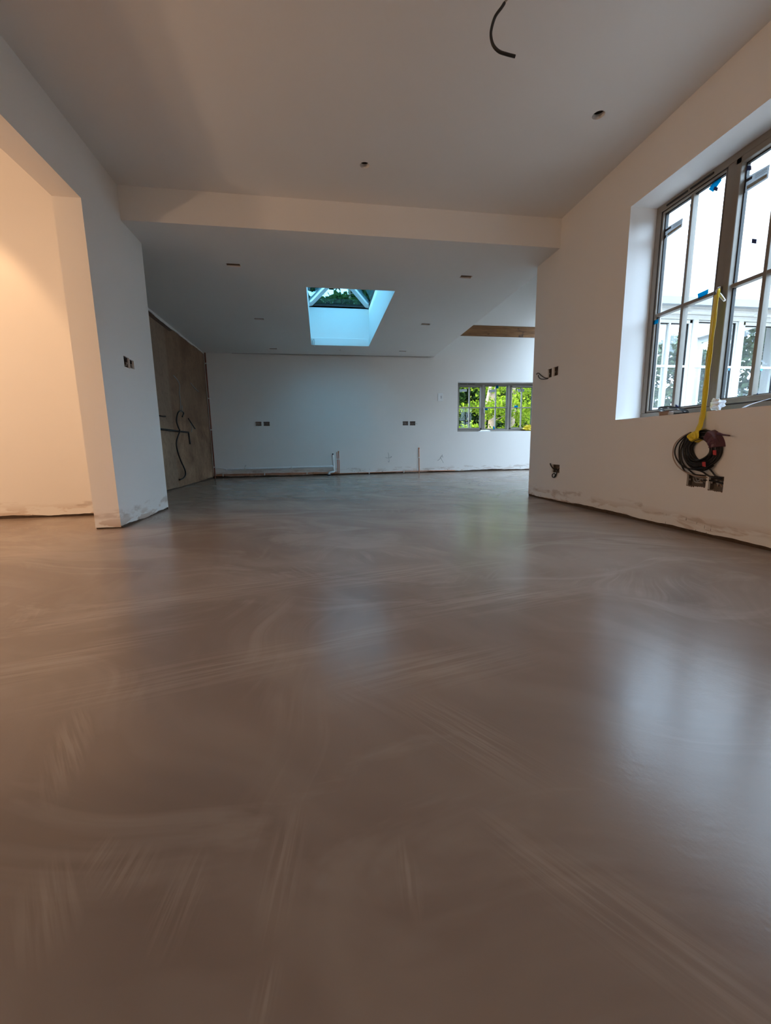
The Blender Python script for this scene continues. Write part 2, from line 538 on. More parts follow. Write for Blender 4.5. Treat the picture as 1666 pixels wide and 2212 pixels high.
# ---------------------------------------------------------------- left wall with the wide opening and its pier
OPN = (.55, YPF, 0, ZH)
mb = MB()
panel(mb, (XL, 0, 0), Y, Z, X, YFRONT, YPE, 0, ZC, [(*OPN, 0, None)] + [hole(b) for b in BOX_PIER], 'plaster_wall', jag=jagged(11, .022, .02))
panel(mb, (0, YPF, 0), X, Z, NY, XLI, XL, 0, ZH, [], 'plaster_wall', jag=jagged(12, .008, .006))
panel(mb, (0, YPE, 0), X, Z, Y, XBL, XL, 0, ZB, [], 'plaster_wall', jag=jagged(13, .015, .01))
mb.box((XL - .06, YPF + .015, 0), (XLI, YPE - .02, ZC + .1), 'plaster')
mb.box((XL - .0005, OPN[0], ZH), (XLI, YPF, ZC + .1), 'plaster')
mb.box((XL - .0005, YFRONT, 0), (XLI, OPN[0], ZC + .1), 'plaster')
struct(mb.build('wall_left'), 'left wall with a wide square opening and a blue grey lit pier')

# room seen through the opening
mb = MB()
panel(mb, (0, YLR, 0), X, Z, NY, -4.6, XLI, 0, 3.15, [], 'plaster_wall', jag=jagged(21, .02, .016))
mb.box((-4.7, YLR + .03, 0), (XLI - .001, YPE - .02, 3.3), 'plaster')
struct(mb.build('wall_side_room'), 'warm lamp lit plaster wall with brown bare strip along its foot')
mb = MB(); mb.box((-4.75, -1.2, 0), (-4.6, YLR + .1, 3.3), 'plaster')
struct(mb.build('wall_side_room_end'), 'far plain plaster wall of the lamp lit side room')
mb = MB(); mb.box((-4.75, -1.2, 0), (XLI, -1.05, 3.3), 'plaster')
struct(mb.build('wall_side_room_near'), 'near plain plaster wall of the lamp lit side room')
mb = MB(); mb.box((-4.75, -1.2, 3.15), (XLI + .06, YPE, 3.3), 'plaster'); mb.box((XLI, -1.2, ZC + .02), (XLI + .06, YPE, 3.2), 'plaster')
struct(mb.build('ceiling_side_room'), 'plain plaster ceiling of the lamp lit side room')

# wall behind the camera
mb = MB(); mb.box((XL - .2, YFRONT - .15, 0), (XOUT, YFRONT, ZC + .1), 'plaster')
struct(mb.build('wall_front'), 'plain plaster wall closing the front room')

# ---------------------------------------------------------------- front ceiling with two round cut-outs
HOLES_ROUND = [(1.845, 2.709, .037), (.410, 3.372, .036)]
mb = MB()
panel(mb, (0, 0, ZC), X, Y, NZ, XL, XR, YFRONT, YB, [(x - .07, x + .07, y - .07, y + .07, 0, None) for x, y, r in HOLES_ROUND], 'plaster')
for x, y, r in HOLES_ROUND:
    n = 32; q = .07
    inn, outp = [], []
    for k in range(n):
        w = 2*math.pi*(k + .5)/n; c, s_ = math.cos(w), math.sin(w); g = q/max(abs(c), abs(s_))
        inn.append((x + r*c, y + r*s_, ZC)); outp.append((x + g*c, y + g*s_, ZC))
    for k in range(n):
        j = (k + 1) % n
        mb.poly([inn[k], inn[j], outp[j], outp[k]], 'plaster')
    # the four square corners
    for sx in (-1, 1):
        for sy in (-1, 1):
            near = sorted(outp, key=lambda p: (p[0] - x - sx*q)**2 + (p[1] - y - sy*q)**2)[:2]
            mb.poly([near[0], (x + sx*q, y + sy*q, ZC), near[1]], 'plaster')
mb.box((XL - .2, YFRONT, ZC + .09), (XOUT, YB + .1, ZC + .25), 'plaster')
ceil_f = struct(mb.build('ceiling'), 'flat grey plaster ceiling of the front room with two round light holes')
for x, y, r in HOLES_ROUND:
    m = MB(); n = 32
    ring = [(x + r*math.cos(2*math.pi*(k + .5)/n), y + r*math.sin(2*math.pi*(k + .5)/n)) for k in range(n)]
    for k in range(n):
        j = (k + 1) % n
        m.poly([(*ring[k], ZC), (*ring[j], ZC), (*ring[j], ZC + .03), (*ring[k], ZC + .03)], 'plaster', True)
        m.poly([(*ring[k], ZC + .03), (*ring[j], ZC + .03), (*ring[j], ZC + .085), (*ring[k], ZC + .085)], 'void', True)
    m.poly([(*p, ZC + .085) for p in ring], 'void')
    m.build('light_hole', ceil_f)

# beam across the room
mb = MB()
mb.poly([(XL, YB, ZB), (XR, YB, ZB), (XR, YB, ZC), (XL, YB, ZC)], 'plaster')
mb.box((XL, YB + .01, ZB + .09), (XR, YB + .3, ZC + .2), 'plaster')
struct(mb.build('ceiling_beam'), 'boxed plaster downstand beam crossing between front and rear ceilings')

# ---------------------------------------------------------------- rear ceiling
SKY = (-.088, .950, 5.082, 7.770)
CUTS = [(x, y) for y in (4.594, 6.345, 8.115) for x in (-.794, 1.655)]
GAP = (-1.62, 2.335, 8.548, YBK)
mb = MB()
hl = [(x - .068, x + .068, y - .037, y + .037, .013, 'plaster') for x, y in CUTS]
hl.append((*SKY, .02, 'paint_white')); hl.append((.432, .456, 8.10, 8.118, .03, 'void'))
hl.append((*GAP, .045, 'bare_edge')); hl.append((XBL - .2, XL, YB, YPE, 0, None))
panel(mb, (0, 0, ZB), X, Y, NZ, XBL - .1, XV, YB, YBK, hl, 'plaster')
mb.poly([(GAP[0], GAP[2], ZB + .045), (GAP[1], GAP[2], ZB + .045), (GAP[1], GAP[3], ZB + .045), (GAP[0], GAP[3], ZB + .045)], 'bare_edge')
mb.poly([(.43, 8.098, ZB + .03), (.458, 8.098, ZB + .03), (.458, 8.12, ZB + .03), (.43, 8.12, ZB + .03)], 'void')
# skylight well
x0, x1, y0, y1 = SKY; ZW = 3.07
ZJ = 2.522
for a, b in (((x0, y0), (x1, y0)), ((x1, y0), (x1, y1)), ((x1, y1), (x0, y1)), ((x0, y1), (x0, y0))):
    mb.poly([(*a, ZB + .018), (*b, ZB + .018), (*b, ZJ), (*a, ZJ)], 'paint_white')
    cx, cy = (x0 + x1)/2, (y0 + y1)/2
    def off(p, d=.012): return (p[0] + (d if p[0] > cx else -d), p[1] + (d if p[1] > cy else -d))
    A, B = off(a), off(b)
    mb.poly([(*a, ZJ), (*b, ZJ), (*B, ZJ + .004), (*A, ZJ + .004)], 'paint_white')
    mb.poly([(*A, ZJ + .004), (*B, ZJ + .004), (*B, ZW), (*A, ZW)], 'paint_white')
# flat roof over the rear room
e = .02
mb.box((XBL - .3, YPE, 2.95), (x0 - e, YBK + .3, ZW), 'gutter'); mb.box((XL, YB, 2.95), (x0 - e, YPE, ZW), 'gutter'); mb.box((x1 + e, YB, 2.95), (XV, YBK + .3, ZW), 'gutter')
mb.box((x0 - e, YB, 2.95), (x1 + e, y0 - e, ZW), 'gutter'); mb.box((x0 - e, y1 + e, 2.95), (x1 + e, YBK + .3, ZW), 'gutter')
mb.poly([(XV, YB, ZB), (XV, YBK, ZB), (XV, YBK, 4.26), (XV, YB, 4.26)], 'plaster')
ceil_r = struct(mb.build('ceiling_rear'), 'flat rear ceiling with skylight well and small rectangular light cut-outs')
for x, y in CUTS:
    m = MB(); a, b, c, d = x - .068, x + .068, y - .037, y + .037; z0, z1 = ZB + .013, ZB + .07
    for p, q in (((a, c), (b, c)), ((b, c), (b, d)), ((b, d), (a, d)), ((a, d), (a, c))):
        m.poly([(*p, z0), (*q, z0), (*q, z1), (*p, z1)], 'sheath_brown')
    m.poly([(a, c, z1), (b, c, z1), (b, d, z1), (a, d, z1)], 'box_rust')
    m.build('light_hole', ceil_r)

# lantern on the well
ln = empty('window_3', ((x0 + x1)/2, (y0 + y1)/2, ZW)); struct(ln, 'glazed roof lantern with pale hips and blue solar glass over the ceiling well')
hw, hl_ = (x1 - x0)/2 + .012, (y1 - y0)/2 + .012; RH = .34; in_ = hw
m = MB()
for a, b in (((-hw - .06, -hl_ - .06), (hw + .06, -hl_)), ((-hw - .06, hl_), (hw + .06, hl_ + .06)), ((-hw - .06, -hl_), (-hw, hl_)), ((hw, -hl_), (hw + .06, hl_))):
    m.box((*a, -.03), (*b, .004), 'frame_paint'); m.box((*a, .004), (*b, .040), 'gasket')
m.build('kerb_frame', ln)
r0, r1 = (0, -hl_ + in_, RH), (0, hl_ - in_, RH)
def bar(m, a, b, w, h, mat):
    a, b = Vector(a), Vector(b); t = (b - a).normalized(); s_ = t.cross(Vector(Z)).normalized()*w/2; up = s_.cross(t).normalized()*h/2
    m.mesh([a - s_ - up, a + s_ - up, a + s_ + up, a - s_ + up, b - s_ - up, b + s_ - up, b + s_ + up, b - s_ + up],
           [(0, 1, 2, 3), (4, 7, 6, 5), (0, 4, 5, 1), (1, 5, 6, 2), (2, 6, 7, 3), (3, 7, 4, 0)], mat)
bc = [(-hw, -hl_, .0), (hw, -hl_, .0), (hw, hl_, .0), (-hw, hl_, .0)]
for c, r in zip(bc, (r0, r0, r1, r1)):
    m = MB(); bar(m, c, r, .085, .04, 'plastic_white'); h_ = m.build('hip_rafter', ln)
    m = MB(); bar(m, Vector(c) + Vector((0, 0, .035)), Vector(r) + Vector((0, 0, .035)), .125, .012, 'gasket'); m.build('gasket_strip', h_)
m = MB(); bar(m, r0, r1, .06, .06, 'plastic_white'); m.build('ridge_bar', ln)
for k, fy in enumerate((-.28, .28)):
    for sx in (-1, 1):
        m = MB(); bar(m, (sx*hw, fy*1.6, .03), (0, fy*1.6, RH), .045, .045, 'plastic_white'); m.build('glazing_rafter', ln)
up = Vector((0, 0, .034))
for pts in ((bc[0], bc[1], r0), (bc[2], bc[3], r1), (bc[1], bc[2], r1, r0), (bc[3], bc[0], r0, r1)):
    m = MB(); m.prism([Vector(p) + up for p in pts], (0, 0, .006), 'glass_solar'); g_ = m.build('glass_pane', ln)
    dr = MB(); P0 = [Vector(p) + up for p in pts]
    for _ in range(90):
        a, b = sorted((rng.random(), rng.random()))
        p = P0[0]*a + P0[1]*(b - a) + P0[2]*(1 - b) if len(P0) == 3 or rng.random() < .5 else P0[0]*a + P0[2]*(b - a) + P0[3]*(1 - b)
        q = rng.choice((.003, .004, .006, .009)); p = p + Vector((0, 0, .008))
        vs = [p + Vector((q*math.cos(w), q*math.sin(w)*1.4, 0)) for w in (0, 1.26, 2.51, 3.77, 5.03)] + [p + Vector((0, 0, q*.7))]
        dr.mesh(vs, [(0, 1, 5), (1, 2, 5), (2, 3, 5), (3, 4, 5), (4, 0, 5)], 'plastic_white', True)
    d_ = dr.build('raindrops', g_); d_['kind'] = 'stuff'

# ---------------------------------------------------------------- back wall
mb = MB()
panel(mb, (0, YBK, 0), X, Z, NY, XBL - .1, 7.0, 0, 4.25, [(XBL - .2, XV - .01, ZW + .01, 4.3, 0, None), (*WIN_B, .175, 'paint_white'), (*SLOT, .02, 'plaster')] + [hole(b) for b in BOX_BACK], 'plaster_wall',
      jag=jagged(31, .030, .017))
yb0, yb1 = YBK + .07, YBK + .29
mb.box((XBL - .3, yb0, 0), (XV, yb1, ZW), 'render_white'); mb.box((XV, yb0, 0), (WIN_B[0] - .003, yb1, 4.2), 'render_white'); mb.box((WIN_B[1] + .003, yb0, 0), (7.1, yb1, 4.2), 'render_white')
mb.box((WIN_B[0], yb0, 0), (WIN_B[1], yb1, WIN_B[2] - .003), 'render_white'); mb.box((WIN_B[0], yb0, WIN_B[3] + .003), (WIN_B[1], yb1, SLOT[2]), 'render_white')
mb.box((WIN_B[0], yb1 - .06, SLOT[2]), (WIN_B[1], yb1, 4.2), 'render_white')
# ledge and back of the open slot
mb.box((SLOT[0], YBK + .005, SLOT[2] - .02), (SLOT[1], YBK + .2, SLOT[2] - .001), 'sheath_brown')
mb.poly([(SLOT[0], YBK + .12, SLOT[2]), (SLOT[1], YBK + .12, SLOT[2]), (SLOT[1], YBK + .12, SLOT[3] + .1), (SLOT[0], YBK + .12, SLOT[3] + .1)], 'void')
struct(mb.build('wall_back'), 'long pale back wall with cottage window, low pipes and open timber slot')

m = MB(); m.box((2.62, YBK + .035, SLOT[2] + .002), (5.85, YBK + .105, SLOT[3] + .03), 'timber', .004)
tb = empty('timber_joist', (0, 0, 0)); tag(tb, 'knotty brown timber joist exposed in the open slot above window', 'joist')
m.build('beam', tb)
m = MB(); m.box((2.52, YBK + .03, SLOT[2] + .002), (2.60, YBK + .034, SLOT[3] - .02), 'galvanised'); m.box((2.60, YBK + .025, SLOT[2] + .002), (2.604, YBK + .11, SLOT[3] - .02), 'galvanised')
m.build('hanger_bracket', tb)

# stripped wall of the rear room
mb = MB()
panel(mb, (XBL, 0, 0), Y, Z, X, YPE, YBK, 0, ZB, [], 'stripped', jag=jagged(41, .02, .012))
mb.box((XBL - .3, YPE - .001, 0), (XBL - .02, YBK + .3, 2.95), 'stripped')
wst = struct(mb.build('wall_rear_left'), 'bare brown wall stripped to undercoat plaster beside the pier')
m = MB(); jf = jagged(43, .028, .018); n = 190
uu = [YPE + (YBK - YPE)*i/n for i in range(n + 1)]
for p, q in zip(uu, uu[1:]):
    m.poly([(XBL + .012, p, ZB - jf(p)), (XBL + .012, q, ZB - jf(q)), (XBL + .012, q, ZB), (XBL + .012, p, ZB)], 'plaster')
    m.poly([(XBL + .012, p, ZB - jf(p)), (XBL + .012, q, ZB - jf(q)), (XBL, q, ZB - jf(q)), (XBL, p, ZB - jf(p))], 'plaster')
m.build('ragged_plaster_edge', wst)
m = MB(); m.prism([(XBL + .001, YPE + .02, 2.30), (XBL + .001, 6.75, 2.31), (XBL + .001, 6.9, 2.355), (XBL + .001, YPE + .02, 2.385)], (.004, 0, 0), 'box_rust')
m.build('bare_brick_strip', wst)

# ---------------------------------------------------------------- vaulted bay and courtyard wall
YWO, YWI = 3.925, YRE
WIN_C = (3.425, 5.225, .865, 1.915)
ADDED_WIN_C2 = (5.40, 6.90, .865, 1.915)  # extra window added out of view, lights the lower back wall
mb = MB()
panel(mb, (0, YWI, 0), X, Z, Y, 2.72, 7.0, 0, 2.0, [(*WIN_C, .12, 'paint_white'), (*ADDED_WIN_C2, .12, 'paint_white')], 'plaster')
panel(mb, (0, YWO, 0), X, Z, NY, XOUT, 7.1, 0, 1.935, [(*WIN_C, .07, 'render_white'), (*ADDED_WIN_C2, .07, 'render_white')], 'render_white')
mb.box((XOUT + .001, YWO + .02, 0), (WIN_C[0] - .003, YWI - .02, 1.95), 'render_white'); mb.box((WIN_C[1] + .003, YWO + .02, 0), (ADDED_WIN_C2[0] - .003, YWI - .02, 1.95), 'render_white'); mb.box((ADDED_WIN_C2[1] + .003, YWO + .02, 0), (7.1, YWI - .02, 1.95), 'render_white')
mb.box((WIN_C[0], YWO + .02, 0), (WIN_C[1], YWI - .02, WIN_C[2] - .003), 'render_white'); mb.box((WIN_C[0], YWO + .02, WIN_C[3] + .003), (WIN_C[1], YWI - .02, 2.0), 'render_white')
mb.box((ADDED_WIN_C2[0], YWO + .02, 0), (ADDED_WIN_C2[1], YWI - .02, ADDED_WIN_C2[2] - .003), 'render_white'); mb.box((ADDED_WIN_C2[0], YWO + .02, ADDED_WIN_C2[3] + .003), (ADDED_WIN_C2[1], YWI - .02, 2.0), 'render_white')
struct(mb.build('wall_courtyard'), 'white courtyard wall with cottage windows seen through the tall window')
ADDED_DOORS = [(5.5, 6.95, 0.0, 2.48), (6.98, 8.45, 0.0, 3.0)]  # unseen glazed doors added to bring more daylight into the rear room
mb = MB()
panel(mb, (7.0, 0, 0), Y, Z, NX, YWO + .3, YBK, 0, 4.2, [(*d_, .15, 'paint_white') for d_ in ADDED_DOORS], 'plaster')
mb.box((7.02, YWO, 0), (7.15, 5.497, 4.2), 'render_white'); mb.box((7.02, 8.453, 0), (7.15, YBK + .3, 4.2), 'render_white')
mb.box((7.02, 5.5, 2.483), (7.15, 6.95, 4.2), 'render_white'); mb.box((7.02, 6.953, 0), (7.15, 6.977, 4.2), 'render_white'); mb.box((7.02, 6.98, 3.003), (7.15, 8.45, 4.2), 'render_white')
struct(mb.build('wall_bay_end'), 'plain end wall of the vaulted bay')
mb = MB(); sl = .372; ye0, ze0 = 3.80, 1.93
def zr(y): return ze0 + sl*(y - ye0)
ca, sa = 1/math.hypot(1, sl), sl/math.hypot(1, sl); RLEN = (YBK + .32 - ye0)/ca
RL = (5.0, 6.9, 1.2, 4.6)                     # added unseen roof light, brightens the bay: x0, x1, distance up the slope
UP_, DN_ = (0, ca, sa), (0, sa, -ca)
panel(mb, (0, ye0, ze0), X, UP_, DN_, 4.9, 7.15, 0, RLEN, [(*RL, .05, 'paint_white')], 'plaster')
panel(mb, (0, ye0 - sa*.05, ze0 + ca*.05), X, UP_, (0, -sa, ca), 4.9, 7.15, 0, RLEN, [(*RL, 0, None)], 'gutter')
for dz, mt in ((0, 'plaster'), (.05, 'gutter')):
    mb.poly([(3.35, ye0, zr(ye0) + dz), (4.9, ye0, zr(ye0) + dz), (4.9, 5.7, zr(5.7) + dz), (3.35, 4.0, zr(4.0) + dz)], mt)
    mb.poly([(XV, ye0, zr(ye0) + dz), (3.35, ye0, zr(ye0) + dz), (3.35, 4.0, zr(4.0) + dz), (XV, 4.0, zr(4.0) + dz)], mt)
ZT = 4.25; ye1 = YBK + .32                    # taller part over the vault
plan = [(XV, 4.0), (3.35, 4.0), (4.9, 5.7), (4.9, ye1)]
for p_, q_ in zip(plan, plan[1:]):
    mb.poly([(*p_, zr(p_[1]) - .01), (*q_, zr(q_[1]) - .01), (*q_, ZT), (*p_, ZT)], 'plaster')
mb.prism([(*p_, ZT) for p_ in plan + [(XV, ye1)]], (0, 0, .06), 'plaster')
mb.box((XOUT, ye0 - .06, 1.915), (7.15, ye0, 1.985), 'gutter')
struct(mb.build('roof_bay'), 'low sloping roof of the bay with grey gutter edge')
rl = empty('window_5', (RL[0], ye0, ze0)); struct(rl, 'long roof light in the low bay roof')
def rs(x, v, h=.0): return (x - RL[0], v*ca - h*sa, v*sa + h*ca)
for p_, q_ in (((RL[0], RL[2]), (RL[1], RL[2] + .06)), ((RL[0], RL[3] - .06), (RL[1], RL[3])), ((RL[0], RL[2]), (RL[0] + .06, RL[3])), ((RL[1] - .06, RL[2]), (RL[1], RL[3]))):
    m = MB(); m.prism([rs(p_[0], p_[1], .02), rs(q_[0], p_[1], .02), rs(q_[0], q_[1], .02), rs(p_[0], q_[1], .02)], Vector((0, -sa, ca))*.05, 'frame_white'); m.build('frame_bar', rl)
m = MB(); m.poly([rs(RL[0] + .06, RL[2] + .06, .045), rs(RL[1] - .06, RL[2] + .06, .045), rs(RL[1] - .06, RL[3] - .06, .045), rs(RL[0] + .06, RL[3] - .06, .045)], 'glass_clear'); m.build('glass_pane', rl)

# ---------------------------------------------------------------- windows
def make_window(name, label, loc, rz, W, H, ncas, glassm, vents=(), handles=(), fixed=(0,), fw=.046, fm='frame_paint'):
    """local x along the wall, y outwards, z up from the sill; casements with two by two panes"""
    w = empty(name, loc, rz); struct(w, label)
    d = .07
    m = MB(); m.box((0, 0, 0), (W, d, fw), fm, .004); m.box((0, 0, H - fw), (W, d, H), fm, .004)
    m.box((0, 0, fw), (fw, d, H - fw), fm, .004); m.box((W - fw, 0, fw), (W, d, H - fw), fm, .004)
    m.build('frame', w)
    cw = (W - 2*fw)/ncas
    for i in range(1, ncas):
        xm = fw + cw*i; m = MB(); m.box((xm - .03, 0, fw), (xm + .03, d, H - fw), fm, .004); m.build('mullion', w)
    for i in range(ncas):
        a = fw + cw*i + (.03 if i else 0); b = fw + cw*(i + 1) - (.03 if i < ncas - 1 else 0)
        op = i not in fixed
        s_w = .034 if op else .012
        m = MB(); yo = -.012 if op else .006
        g = .004
        for p, q in (((a + g, fw + g), (b - g, fw + g + s_w)), ((a + g, H - fw - g - s_w), (b - g, H - fw - g)), ((a + g, fw + g), (a + g + s_w, H - fw - g)), ((b - g - s_w, fw + g), (b - g, H - fw - g))):
            m.box((p[0], yo, p[1]), (q[0], .055, q[1]), fm, .003)
        for p, q in (((a, fw), (b, fw + g)), ((a, H - fw - g), (b, H - fw)), ((a, fw), (a + g, H - fw)), ((b - g, fw), (b, H - fw))):
            m.box((p[0], .004, p[1]), (q[0], .05, q[1]), 'gasket')
        cs = m.build('casement', w)
        ga, gb, gz0, gz1 = a + g + s_w, b - g - s_w, fw + g + s_w, H - fw - g - s_w
        xm, zm = (ga + gb)/2, (gz0 + gz1)/2
        bw = .011
        m = MB(); m.box((xm - bw, .008, gz0), (xm + bw, .05, gz1), fm, .002); m.build('glazing_bar', cs)
        m = MB(); m.box((ga, .009, zm - bw), (gb, .049, zm + bw), fm, .002); m.build('glazing_bar', cs)
        m = MB()
        for p, q in (((ga, gz0), (gb, gz0 + .007)), ((ga, gz1 - .007), (gb, gz1)), ((ga, gz0), (ga + .007, gz1)), ((gb - .007, gz0), (gb, gz1))):
            m.box((p[0], .022, p[1]), (q[0], .042, q[1]), 'gasket')
        m.build('glazing_spacer', cs)
        for p0, p1 in ((ga, xm - bw), (xm + bw, gb)):
            for q0, q1 in ((gz0, zm - bw), (zm + bw, gz1)):
                m = MB(); m.poly([(p0, .03, q0), (p1, .03, q0), (p1, .03, q1), (p0, .03, q1)], glassm); m.build('glass_pane', cs)
    for vx0, vx1 in vents:
        m = MB(); m.box((vx0, -.006, H - .031), (vx1, .002, H - .019), 'gasket', .002); m.build('trickle_vent', w)
    for hx, hz, ang in handles:
        h = MB(); h.box((hx - .012, -.022, hz - .02), (hx + .012, -.010, hz + .02), 'steel', .003)
        ho = h.build('handle', w)
        h = MB(); c, s_ = math.cos(ang), math.sin(ang); a = Vector((hx, -.035, hz)); b = a + Vector((c*.105, -.004, s_*.105))
        h.tube([(hx, -.018, hz), a], .007, 'steel'); h.tube([a, a.lerp(b, .5), b], [.008, .009, .007], 'steel'); h.build('lever', ho)
    return w


wr = make_window('window_1', 'tall stone painted casement window taped and labelled, facing the courtyard', (XR + .215, WIN_R[1], ZS), -math.pi/2,
                 WIN_R[1] - WIN_R[0], WIN_R[3] - WIN_R[2], 3, 'glass_clear', vents=((.090, .262), (.280, .448)), handles=((.585, .755, -.9),))
wb = make_window('window_2', 'low three light cottage window looking into sunlit trees', (WIN_B[0], YBK + .168, WIN_B[2]), 0,
                 WIN_B[1] - WIN_B[0], WIN_B[3] - WIN_B[2], 3, 'glass_clear', vents=((.10, .26), (.28, .44)), handles=((.655, .50, -1.5),), fixed=(1,))
wc = make_window('window_4', 'white lit cottage window across the courtyard with dark reflecting panes', (WIN_C[1], YWO + .17, WIN_C[2]), math.pi,
                 WIN_C[1] - WIN_C[0], WIN_C[3] - WIN_C[2], 3, 'glass_court', fixed=(1,), fm='frame_white')
make_window('window_6', 'two light cottage window further along the courtyard wall', (ADDED_WIN_C2[1], YWO + .17, ADDED_WIN_C2[2]), math.pi,
            ADDED_WIN_C2[1] - ADDED_WIN_C2[0], ADDED_WIN_C2[3] - ADDED_WIN_C2[2], 2, 'glass_court', fixed=(1,), fm='frame_white')
for a, b in ((3.50, 3.86), (4.66, 5.0)):
    m = MB(); m.box((WIN_C[1] - b, .145, 1.915 - WIN_C[2] - .026), (WIN_C[1] - a, .17 + .012, 1.915 - WIN_C[2] - .002), 'plastic_white', .004)
    m.build('trickle_vent', wc)

for i_, D_ in enumerate(ADDED_DOORS):
    dr_ = empty('door_%d' % (i_ + 1), (7.06, D_[0], 0)); struct(dr_, ('lower', 'taller')[i_] + ' glazed garden door in the end of the vaulted bay')
    dw = (D_[1] - D_[0])/2
    for k in range(2):
        m = MB(); a_, b_ = k*dw, (k + 1)*dw
        for p_, q_ in (((a_, 0.0), (b_, .16)), ((a_, D_[3] - .09), (b_, D_[3])), ((a_, .16), (a_ + .06, D_[3] - .09)), ((b_ - .06, .16), (b_, D_[3] - .09))):
            m.box((0, p_[0], p_[1]), (.05, q_[0], q_[1]), 'frame_white')
        lf = m.build('door_leaf', dr_)
        m = MB(); m.poly([(.025, a_ + .06, .16), (.025, b_ - .06, .16), (.025, b_ - .06, D_[3] - .09), (.025, a_ + .06, D_[3] - .09)], 'glass_clear'); m.build('glass_pane', lf)

# ---------------------------------------------------------------- electrical back boxes
def back_box(loc, rz, w, h, label, group=None, rough=False, cables=(), d=.042):
    """open metal box sunk in the wall; local x along the wall to the viewer's right, y into the wall"""
    e_ = empty('back_box', loc, rz); tag(e_, label, 'electrical box', group)
    m = MB(); t = .0015; y0 = .0135; a, b = w/2 + .004, h/2 + .004
    m.box((-a, d, -b), (a, d + t, b), 'galvanised'); m.box((-a, y0, -b), (-a + t, d, b), 'galvanised'); m.box((a - t, y0, -b), (a, d, b), 'galvanised')
    m.box((-a, y0, -b), (a, d, -b + t), 'galvanised'); m.box((-a, y0, b - t), (a, d, b), 'galvanised')
    m.build('tray', e_)
    for sx in (-1, 1):
        m = MB(); m.box((sx*(w/2 - .001), .016, -.006), (sx*(w/2 - .011), .018, .006), 'steel'); m.tube([(sx*(w/2 - .006), .013, 0), (sx*(w/2 - .006), .0165, 0)], .003, 'steel', 6); m.build('fixing_lug', e_)
    m = MB(); n = 14
    m.tube([(.013*math.cos(2*math.pi*k/n), d - .002, .013*math.sin(2*math.pi*k/n)) for k in range(n + 1)], .0015, 'steel', 5, False); m.build('knockout', e_)
    for pts, r, mat in cables:
        m = MB(); m.tube(spline(pts, 6), r, mat, 7); m.build('cable', e_)
    if rough:
        r_ = random.Random(int(w*1e4)); m = MB()
        for k in range(9):
            x = -w/2 + w*(k + .5)/9
            q = r_.uniform(.003, .011)
            m.prism([(x - w/18, -.001, -h/2 + .001), (x + w/18, -.001, -h/2 + .001), (x + w/30, -.001, -h/2 - q), (x - w/25, -.001, -h/2 - q*.6)], (0, .0015, 0), 'box_rust')
        m.build('broken_plaster', e_)
    return e_


def bk(i, label, **kw):
    b = BOX_BACK[i]; return back_box((b[0], YBK, b[1]), 0, b[2], b[3], label, 'cut sockets in the back wall', **kw)


wires = lambda w, h, s: [([(-w*.3, .036, h*.2), (-w*.05, .02, -h*.1), (w*.15, .018, h*.15), (w*.28, .03, -h*.2)], .004, 'cable_grey'),
                         ([(-w*.2, .036, -h*.25), (0, .022, -h*.05*s), (w*.25, .024, -h*.28)], .0045, 'sheath_brown')]
bk(0, 'empty metal socket box nearer the stripped wall, left of the waste pipe', cables=wires(.11, .08, 1))
bk(1, 'metal socket box on the waste pipe side of its pair', cables=wires(.12, .08, -1))
bk(2, 'darker metal socket box of the pair left of the white switch plate', cables=wires(.11, .08, 1))
bk(3, 'metal socket box with a pale wire stub, just left of the switch plate', cables=wires(.12, .08, -1) + [([(.03, .03, 0), (.065, -.004, -.005), (.10, -.006, -.012)], .003, 'cable_grey')])


def br(i, label, **kw):
    b = BOX_RIGHT[i]; return back_box((XR, b[0], b[1]), -math.pi/2, b[2], b[3], label, kw.pop('group', 'cut sockets in the right wall'), **kw)


br(0, 'socket box with two loose cables trailing toward the wall end', cables=[
    ([(0, .035, -.02), (-.01, .01, -.043), (-.06, -.014, -.036), (-.13, -.02, .0), (-.175, -.018, .028), (-.215, -.016, .036), (-.235, -.01, .028)], .0042, 'cable_black'),
    ([(.01, .035, -.01), (-.01, .008, -.045), (-.08, -.018, -.045), (-.14, -.022, -.030), (-.175, -.02, -.008), (-.19, -.016, .012)], .0042, 'cable_black')])
br(1, 'empty socket box beside the box trailing two cables', cables=wires(.08, .08, 1))
br(2, 'low socket box with a curled cable hanging below it', rough=False, cables=[
    ([(.02, .035, .01), (.03, .0, -.02), (.035, -.012, -.055), (.012, -.014, -.085), (-.025, -.014, -.085), (-.035, -.013, -.064), (-.01, -.012, -.048), (.018, -.012, -.060), (.008, -.016, -.08)], .005, 'cable_black'),
    ([(-.03, .035, -.01), (-.05, .004, .0), (-.066, -.012, .025), (-.082, -.014, .048)], .006, 'cable_black'),
    ([(-.02, .036, .02), (.01, .02, .0), (.03, .024, .02)], .005, 'sheath_brown')])
br(3, 'ragged double box directly under the hanging cable coil', rough=True, group=None, cables=wires(.13, .07, 1) + [
    ([(-.06, -.006, .04), (-.03, .004, .028), (.02, .012, .012), (.055, .02, .01)], .0045, 'cable_grey'),
    ([(-.05, .03, .01), (-.02, .016, -.012), (.04, .012, -.016)], .004, 'cable_grey')])
br(4, 'ragged broken box on the window side of the coil box', rough=True, group=None, cables=wires(.09, .08, -1) + [
    ([(-.08, .0, .012), (-.03, .008, .012), (.04, .012, -.002)], .005, 'cable_black')])
for b, lab in zip(BOX_PIER, ('round lipped black box on the blue grey pier', 'small square box with wire ends on the blue grey pier')):
    back_box((XL, b[0], b[1]), math.pi/2, b[2], b[3], lab, None, cables=[
        ([(-.03, .036, .02), (0, .012, .03), (.024, .018, .01)], .005, 'cable_black'), ([(.01, .036, -.02), (.02, .014, -.02), (.03, .02, .005)], .0055, 'cable_grey')])
